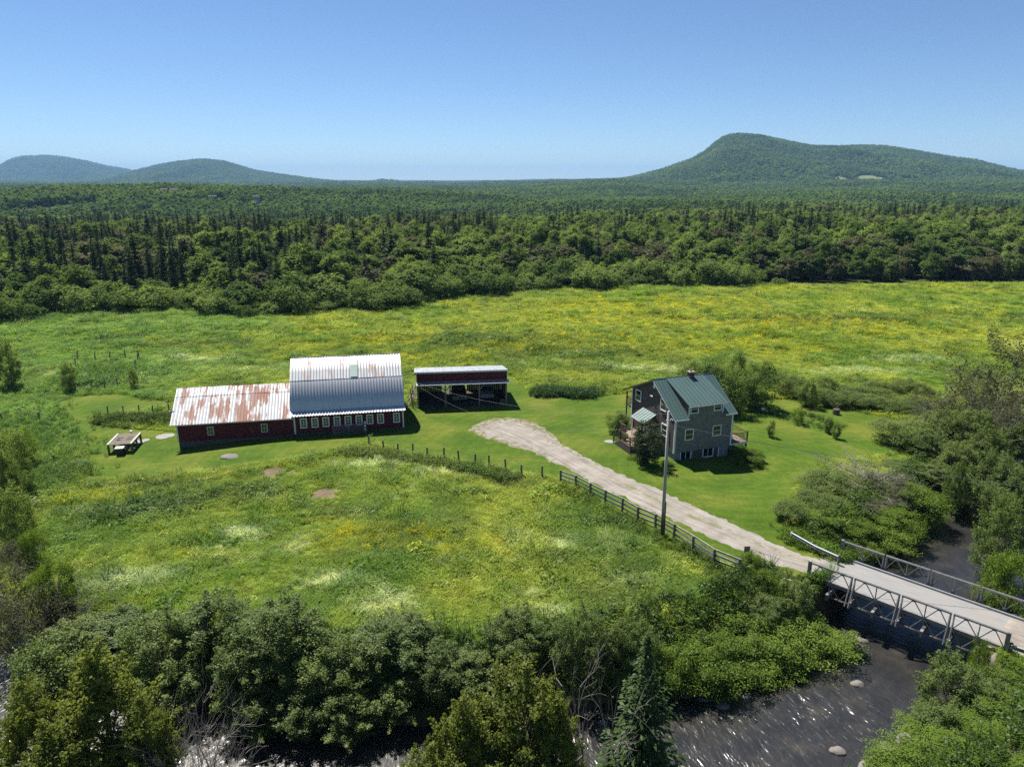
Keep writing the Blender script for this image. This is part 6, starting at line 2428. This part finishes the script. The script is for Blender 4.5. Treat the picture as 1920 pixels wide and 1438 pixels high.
# small far farmsteads in the clearings
def far_house(p, Y, w, d, h, label, mats=('far_white', 'old_boards'), zf=ground_z):
    x, y, z = far(p[0], p[1], Y)
    zz = float(zf(np.array([x]), np.array([y]))[0])
    zz = max(zz, z - h * 0.9)
    e = empty('farmhouse', (x, y, zz), random.uniform(-0.4, 0.4))
    tag(e, label, 'house')
    MB().prism([(-d / 2, -8), (d / 2, -8), (d / 2, h * 0.6), (0, h * 0.97), (-d / 2, h * 0.6)], 'x', -w / 2, w / 2).build('wall', M[mats[0]], e)
    rf = MB()
    rf.slab((-w / 2 - 0.4, -d / 2 - 0.5, h * 0.58), (w / 2 + 0.4, -d / 2 - 0.5, h * 0.58), (w / 2 + 0.4, 0, h), (-w / 2 - 0.4, 0, h), 0.2)
    rf.slab((-w / 2 - 0.4, 0, h), (w / 2 + 0.4, 0, h), (w / 2 + 0.4, d / 2 + 0.5, h * 0.58), (-w / 2 - 0.4, d / 2 + 0.5, h * 0.58), 0.2)
    rf.build('roof', M[mats[1]], e)
    for k_ in range(4):
        MB().box(-w / 2 + w * (k_ + 0.5) / 4 - 0.6, -w / 2 + w * (k_ + 0.5) / 4 + 0.6, -d / 2 - 0.06, -d / 2 - 0.01, h * 0.2, h * 0.45).build('window', M['glass'], e)


far_house((326, 354), 960, 10, 7, 5, 'tiny far white house on the rise left of the middle')
far_house((308, 354), 962, 9, 6, 4, 'tiny far grey-roofed barn left of the far white house', ('grey_boards', 'old_boards'))
far_house((480, 367), 905, 7, 6, 5, 'tiny white house alone among far trees above the barn')
far_house((399, 367), 905, 9, 6, 3.5, 'tiny long low far building among the trees above the barn wing', ('grey_boards', 'old_boards'))
far_house((1592, 343), FIELDS[2][1], 20, 10, 11, 'far pale house at the left of the clearing below the mountain', zf=mz_r)
far_house((1668, 344), FIELDS[0][1], 20, 10, 11, 'far white house in the middle of the clearing below the mountain', zf=mz_r)

# ------------------------------------------------------------------ meadow grass and weeds
tuft_ms = [tuft(600 + i, 48, 0.36 + 0.08 * i, 0.34, 0.012, 0.8) for i in range(4)] + [tuft(610 + i, 34, 0.62, 0.3, 0.011, 0.5, True) for i in range(2)] + [weed(620 + i, 60, 0.55, 0.34, 0.07) for i in range(2)]
TC = source_collection('src_tuft', tuft_ms)


def tufts(n, x0, x1, y0, y1, size):
    x = g.uniform(x0, x1, n)
    y = g.uniform(y0, y1, n)
    k = in_view(x, y, 12) & (y < edge_y(x) + 3)
    x, y = x[k], y[k]
    ld = lawn_sd(x, y) if y0 < 110 else np.full(len(x), -9.0)
    rd_ = np.minimum(line_dist(x, y, ROAD2)[0] - 2.2, -road_sd(x, y)) if y0 < 110 else np.full(len(x), 9.0)
    dr, _ = river_d(x, y) if y0 < 140 else (np.full(len(x), 50.0), 0)
    k = (ld < -0.05) & (rd_ > 0.1) & (dr > 0.7)
    jx = (x + 24.17) * math.cos(R(11)) + (y - 74.44) * math.sin(R(11))
    jy = -(x + 24.17) * math.sin(R(11)) + (y - 74.44) * math.cos(R(11))
    k &= ~((jx > -12.4) & (jx < 12.3) & (jy > -0.3) & (jy < 10.3))
    qx = (x + 11.75) * math.cos(R(7)) + (y - 84.19) * math.sin(R(7))
    qy = -(x + 11.75) * math.sin(R(7)) + (y - 84.19) * math.cos(R(7))
    k &= ~((qx > -0.4) & (qx < 11.6) & (qy > -1.5) & (qy < 7.2))
    k &= blob('soil', x, y, 111) < 0.25
    return x[k], y[k], np.full(k.sum(), size)


T1 = tufts(105000, -62, 50, 33, 80, 1.0)
T2 = tufts(75000, -95, 85, 80, 125, 1.25)
T3 = tufts(60000, -150, 150, 125, 195, 1.7)
x, y, s_ = (np.concatenate([a, b, c]) for a, b, c in zip(T1, T2, T3))
n = len(x)
col = meadow_colour(x, y) * (0.75 + 0.55 * g.random((n, 1)))
tall = fbm(x / 5, y / 5, 231, 3)
pale = np.clip(blob('pale', x, y, 101) + sstep(0.68, 0.8, fbm(x / 3.5, y / 3.5, 91)) * 0.35, 0, 1)
sedge = blob('sedge', x, y, 71)
fl = g.random(n) < (blob('yellow', x, y, 81) * 0.2 + 0.012 * sstep(0.5, 0.65, fbm(x / 25, y / 25, 241)))
col[fl] = np.array([0.6, 0.52, 0.012]) * (0.7 + 0.5 * g.random((fl.sum(), 1)))
idx = g.integers(0, 4, n)
idx = np.where(g.random(n) < pale, 4 + g.integers(0, 2, n), idx)
idx = np.where((g.random(n) < 0.10 + 0.5 * sedge), 6 + g.integers(0, 2, n), idx)
sz = s_ * np.exp(g.normal(size=n) * 0.22) * (0.45 + 0.95 * tall) * 0.85
tus = g.random(n) < 0.05 * (0.4 + 1.2 * (tall > 0.52))
col[tus] *= np.array([0.5, 0.62, 0.6])  # larger tussocks coloured darker, painting in the small shadowed clumps
sz = np.where(tus, sz * 1.7, sz)
scl = np.stack([sz * 1.15, sz * 1.15, sz * (0.6 + 0.25 * sedge)], 1)
rot = np.stack([g.normal(size=n) * 0.1, g.normal(size=n) * 0.1, g.random(n) * 6.283], 1)
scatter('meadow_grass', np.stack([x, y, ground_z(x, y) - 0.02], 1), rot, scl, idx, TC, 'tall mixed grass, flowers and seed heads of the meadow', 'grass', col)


# taller weeds along fences, banks, garden beds and the rough at the left
def weeds_along(pts, n, spread, h, colr):
    P = np.array(smooth_line(pts, 1))
    L = np.concatenate([[0], np.cumsum(np.hypot(*np.diff(P, axis=0).T))])
    t = g.random(n) * L[-1]
    return np.interp(t, L, P[:, 0]) + g.normal(size=n) * spread, np.interp(t, L, P[:, 1]) + g.normal(size=n) * spread, np.full(n, h), np.tile(colr, (n, 1))


WD = []
WD.append(weeds_along([at(*p) for p in [(640, 850), (700, 852), (760, 862), (830, 872), (880, 882), (930, 892), (960, 900)]], 520, 0.55, 1.0, (0.15, 0.2, 0.06)))
WD.append(weeds_along([at(*p) for p in [(860, 880), (900, 888), (950, 898)]], 120, 0.6, 1.1, (0.1, 0.17, 0.045)))
WD.append(weeds_along([at(*p) for p in [(1050, 915), (1110, 945), (1200, 995), (1300, 1045), (1385, 1090)]], 420, 0.45, 0.8, (0.1, 0.16, 0.03)))
WD.append(weeds_along([at(*p) for p in [(195, 778), (230, 778), (270, 778), (322, 775)]], 420, 0.9, 1.1, (0.08, 0.12, 0.03)))
WD.append(weeds_along([at(*p) for p in [(1010, 738), (1060, 740), (1110, 742)]], 420, 0.8, 1.35, (0.05, 0.1, 0.035)))
WD.append(weeds_along([at(*p) for p in [(145, 705), (190, 700), (240, 695)]], 500, 2.6, 1.4, (0.115, 0.205, 0.055)))
WD.append(weeds_along([at(*p) for p in [(40, 760), (75, 810), (90, 860), (70, 900)]], 900, 2.2, 0.9, (0.11, 0.195, 0.05)))
WD.append(weeds_along([at(*p) for p in [(190, 700), (150, 690)]], 200, 3.2, 1.0, (0.1, 0.18, 0.06)))
WD.append(weeds_along([at(*p) for p in [(1435, 760), (1460, 775), (1530, 790), (1550, 800)]], 130, 0.35, 0.5, (0.1, 0.15, 0.05)))
WD.append(weeds_along([at(*p) for p in [(1495, 765), (1545, 783), (1575, 795)]], 120, 0.35, 0.6, (0.08, 0.14, 0.03)))
WD.append(weeds_along([at(*p, -1.5) for p in [(1500, 1110), (1540, 1090), (1580, 1130)]], 300, 0.7, 1.0, (0.12, 0.2, 0.03)))
WD.append(weeds_along([at(*p) for p in [(1585, 1040), (1640, 1060), (1660, 1090)]], 300, 0.8, 1.1, (0.13, 0.21, 0.03)))
WD.append(weeds_along([at(*p) for p in [(1480, 1000), (1530, 1020), (1580, 1030)]], 300, 0.7, 0.8, (0.12, 0.2, 0.03)))
ban_s = g.random(3600) * 100 + 55
side = np.where(g.random(3600) < 0.6, 1, -1)
ip = np.clip(np.searchsorted(rs, ban_s), 0, len(rs) - 1)
off = (hw[ip] + 0.3 + 4.2 * g.random(3600)) * side
ok = (np.abs(ban_s - np.interp(0, [0], [line_dist(np.array([27.7]), np.array([43.5]), RIVER)[1][0]])) > 3.0)
bx = (np.interp(ban_s, RIVER_S, [p[0] for p in RIVER]) + nx_[ip] * off)[ok]
by = (np.interp(ban_s, RIVER_S, [p[1] for p in RIVER]) + ny_[ip] * off)[ok]
WD.append((bx, by, np.full(len(bx), 1.35), np.tile((0.075, 0.13, 0.03), (len(bx), 1))))
x, y, h, col = (np.concatenate([w[i] for w in WD]) for i in range(4))
k = (river_d(x, y)[0] > 0.0) & (road_sd(x, y) < -0.3) & (line_dist(x, y, ROAD2)[0] > 2.6)
x, y, h, col = x[k], y[k], h[k], col[k]
n = len(x)
sz = h * (0.6 + 0.8 * g.random(n))
scatter('tall_weeds', np.stack([x, y, ground_z(x, y) - 0.03], 1), np.stack([g.normal(size=n) * 0.12, g.normal(size=n) * 0.12, g.random(n) * 6.28], 1), np.stack([sz, sz, sz * 1.15], 1), np.where(g.random(n) < 0.7, 6 + g.integers(0, 2, n), g.integers(0, 6, n)), TC, 'tall weeds along the fences, banks and garden beds', 'weeds', col * (0.7 + 0.6 * g.random((n, 1))))

# ------------------------------------------------------------------ haze in the air
hz = MB().box(-18000, 18000, -1500, 19000, -70, 330).build('haze', None)
hm = bpy.data.materials.new('haze_air')
hm.use_nodes = True
for nd in list(hm.node_tree.nodes):
    hm.node_tree.nodes.remove(nd)
ho = hm.node_tree.nodes.new('ShaderNodeOutputMaterial')
hv = hm.node_tree.nodes.new('ShaderNodeVolumePrincipled')
hv.inputs['Color'].default_value = (0.36, 0.64, 1.0, 1)
hv.inputs['Density'].default_value = 7e-5
hv.inputs['Anisotropy'].default_value = 0.0
hm.node_tree.links.new(hv.outputs[0], ho.inputs['Volume'])
hz.data.materials.append(hm)
tag(hz, 'thin blue summer haze over the valley', 'haze', kind='stuff')
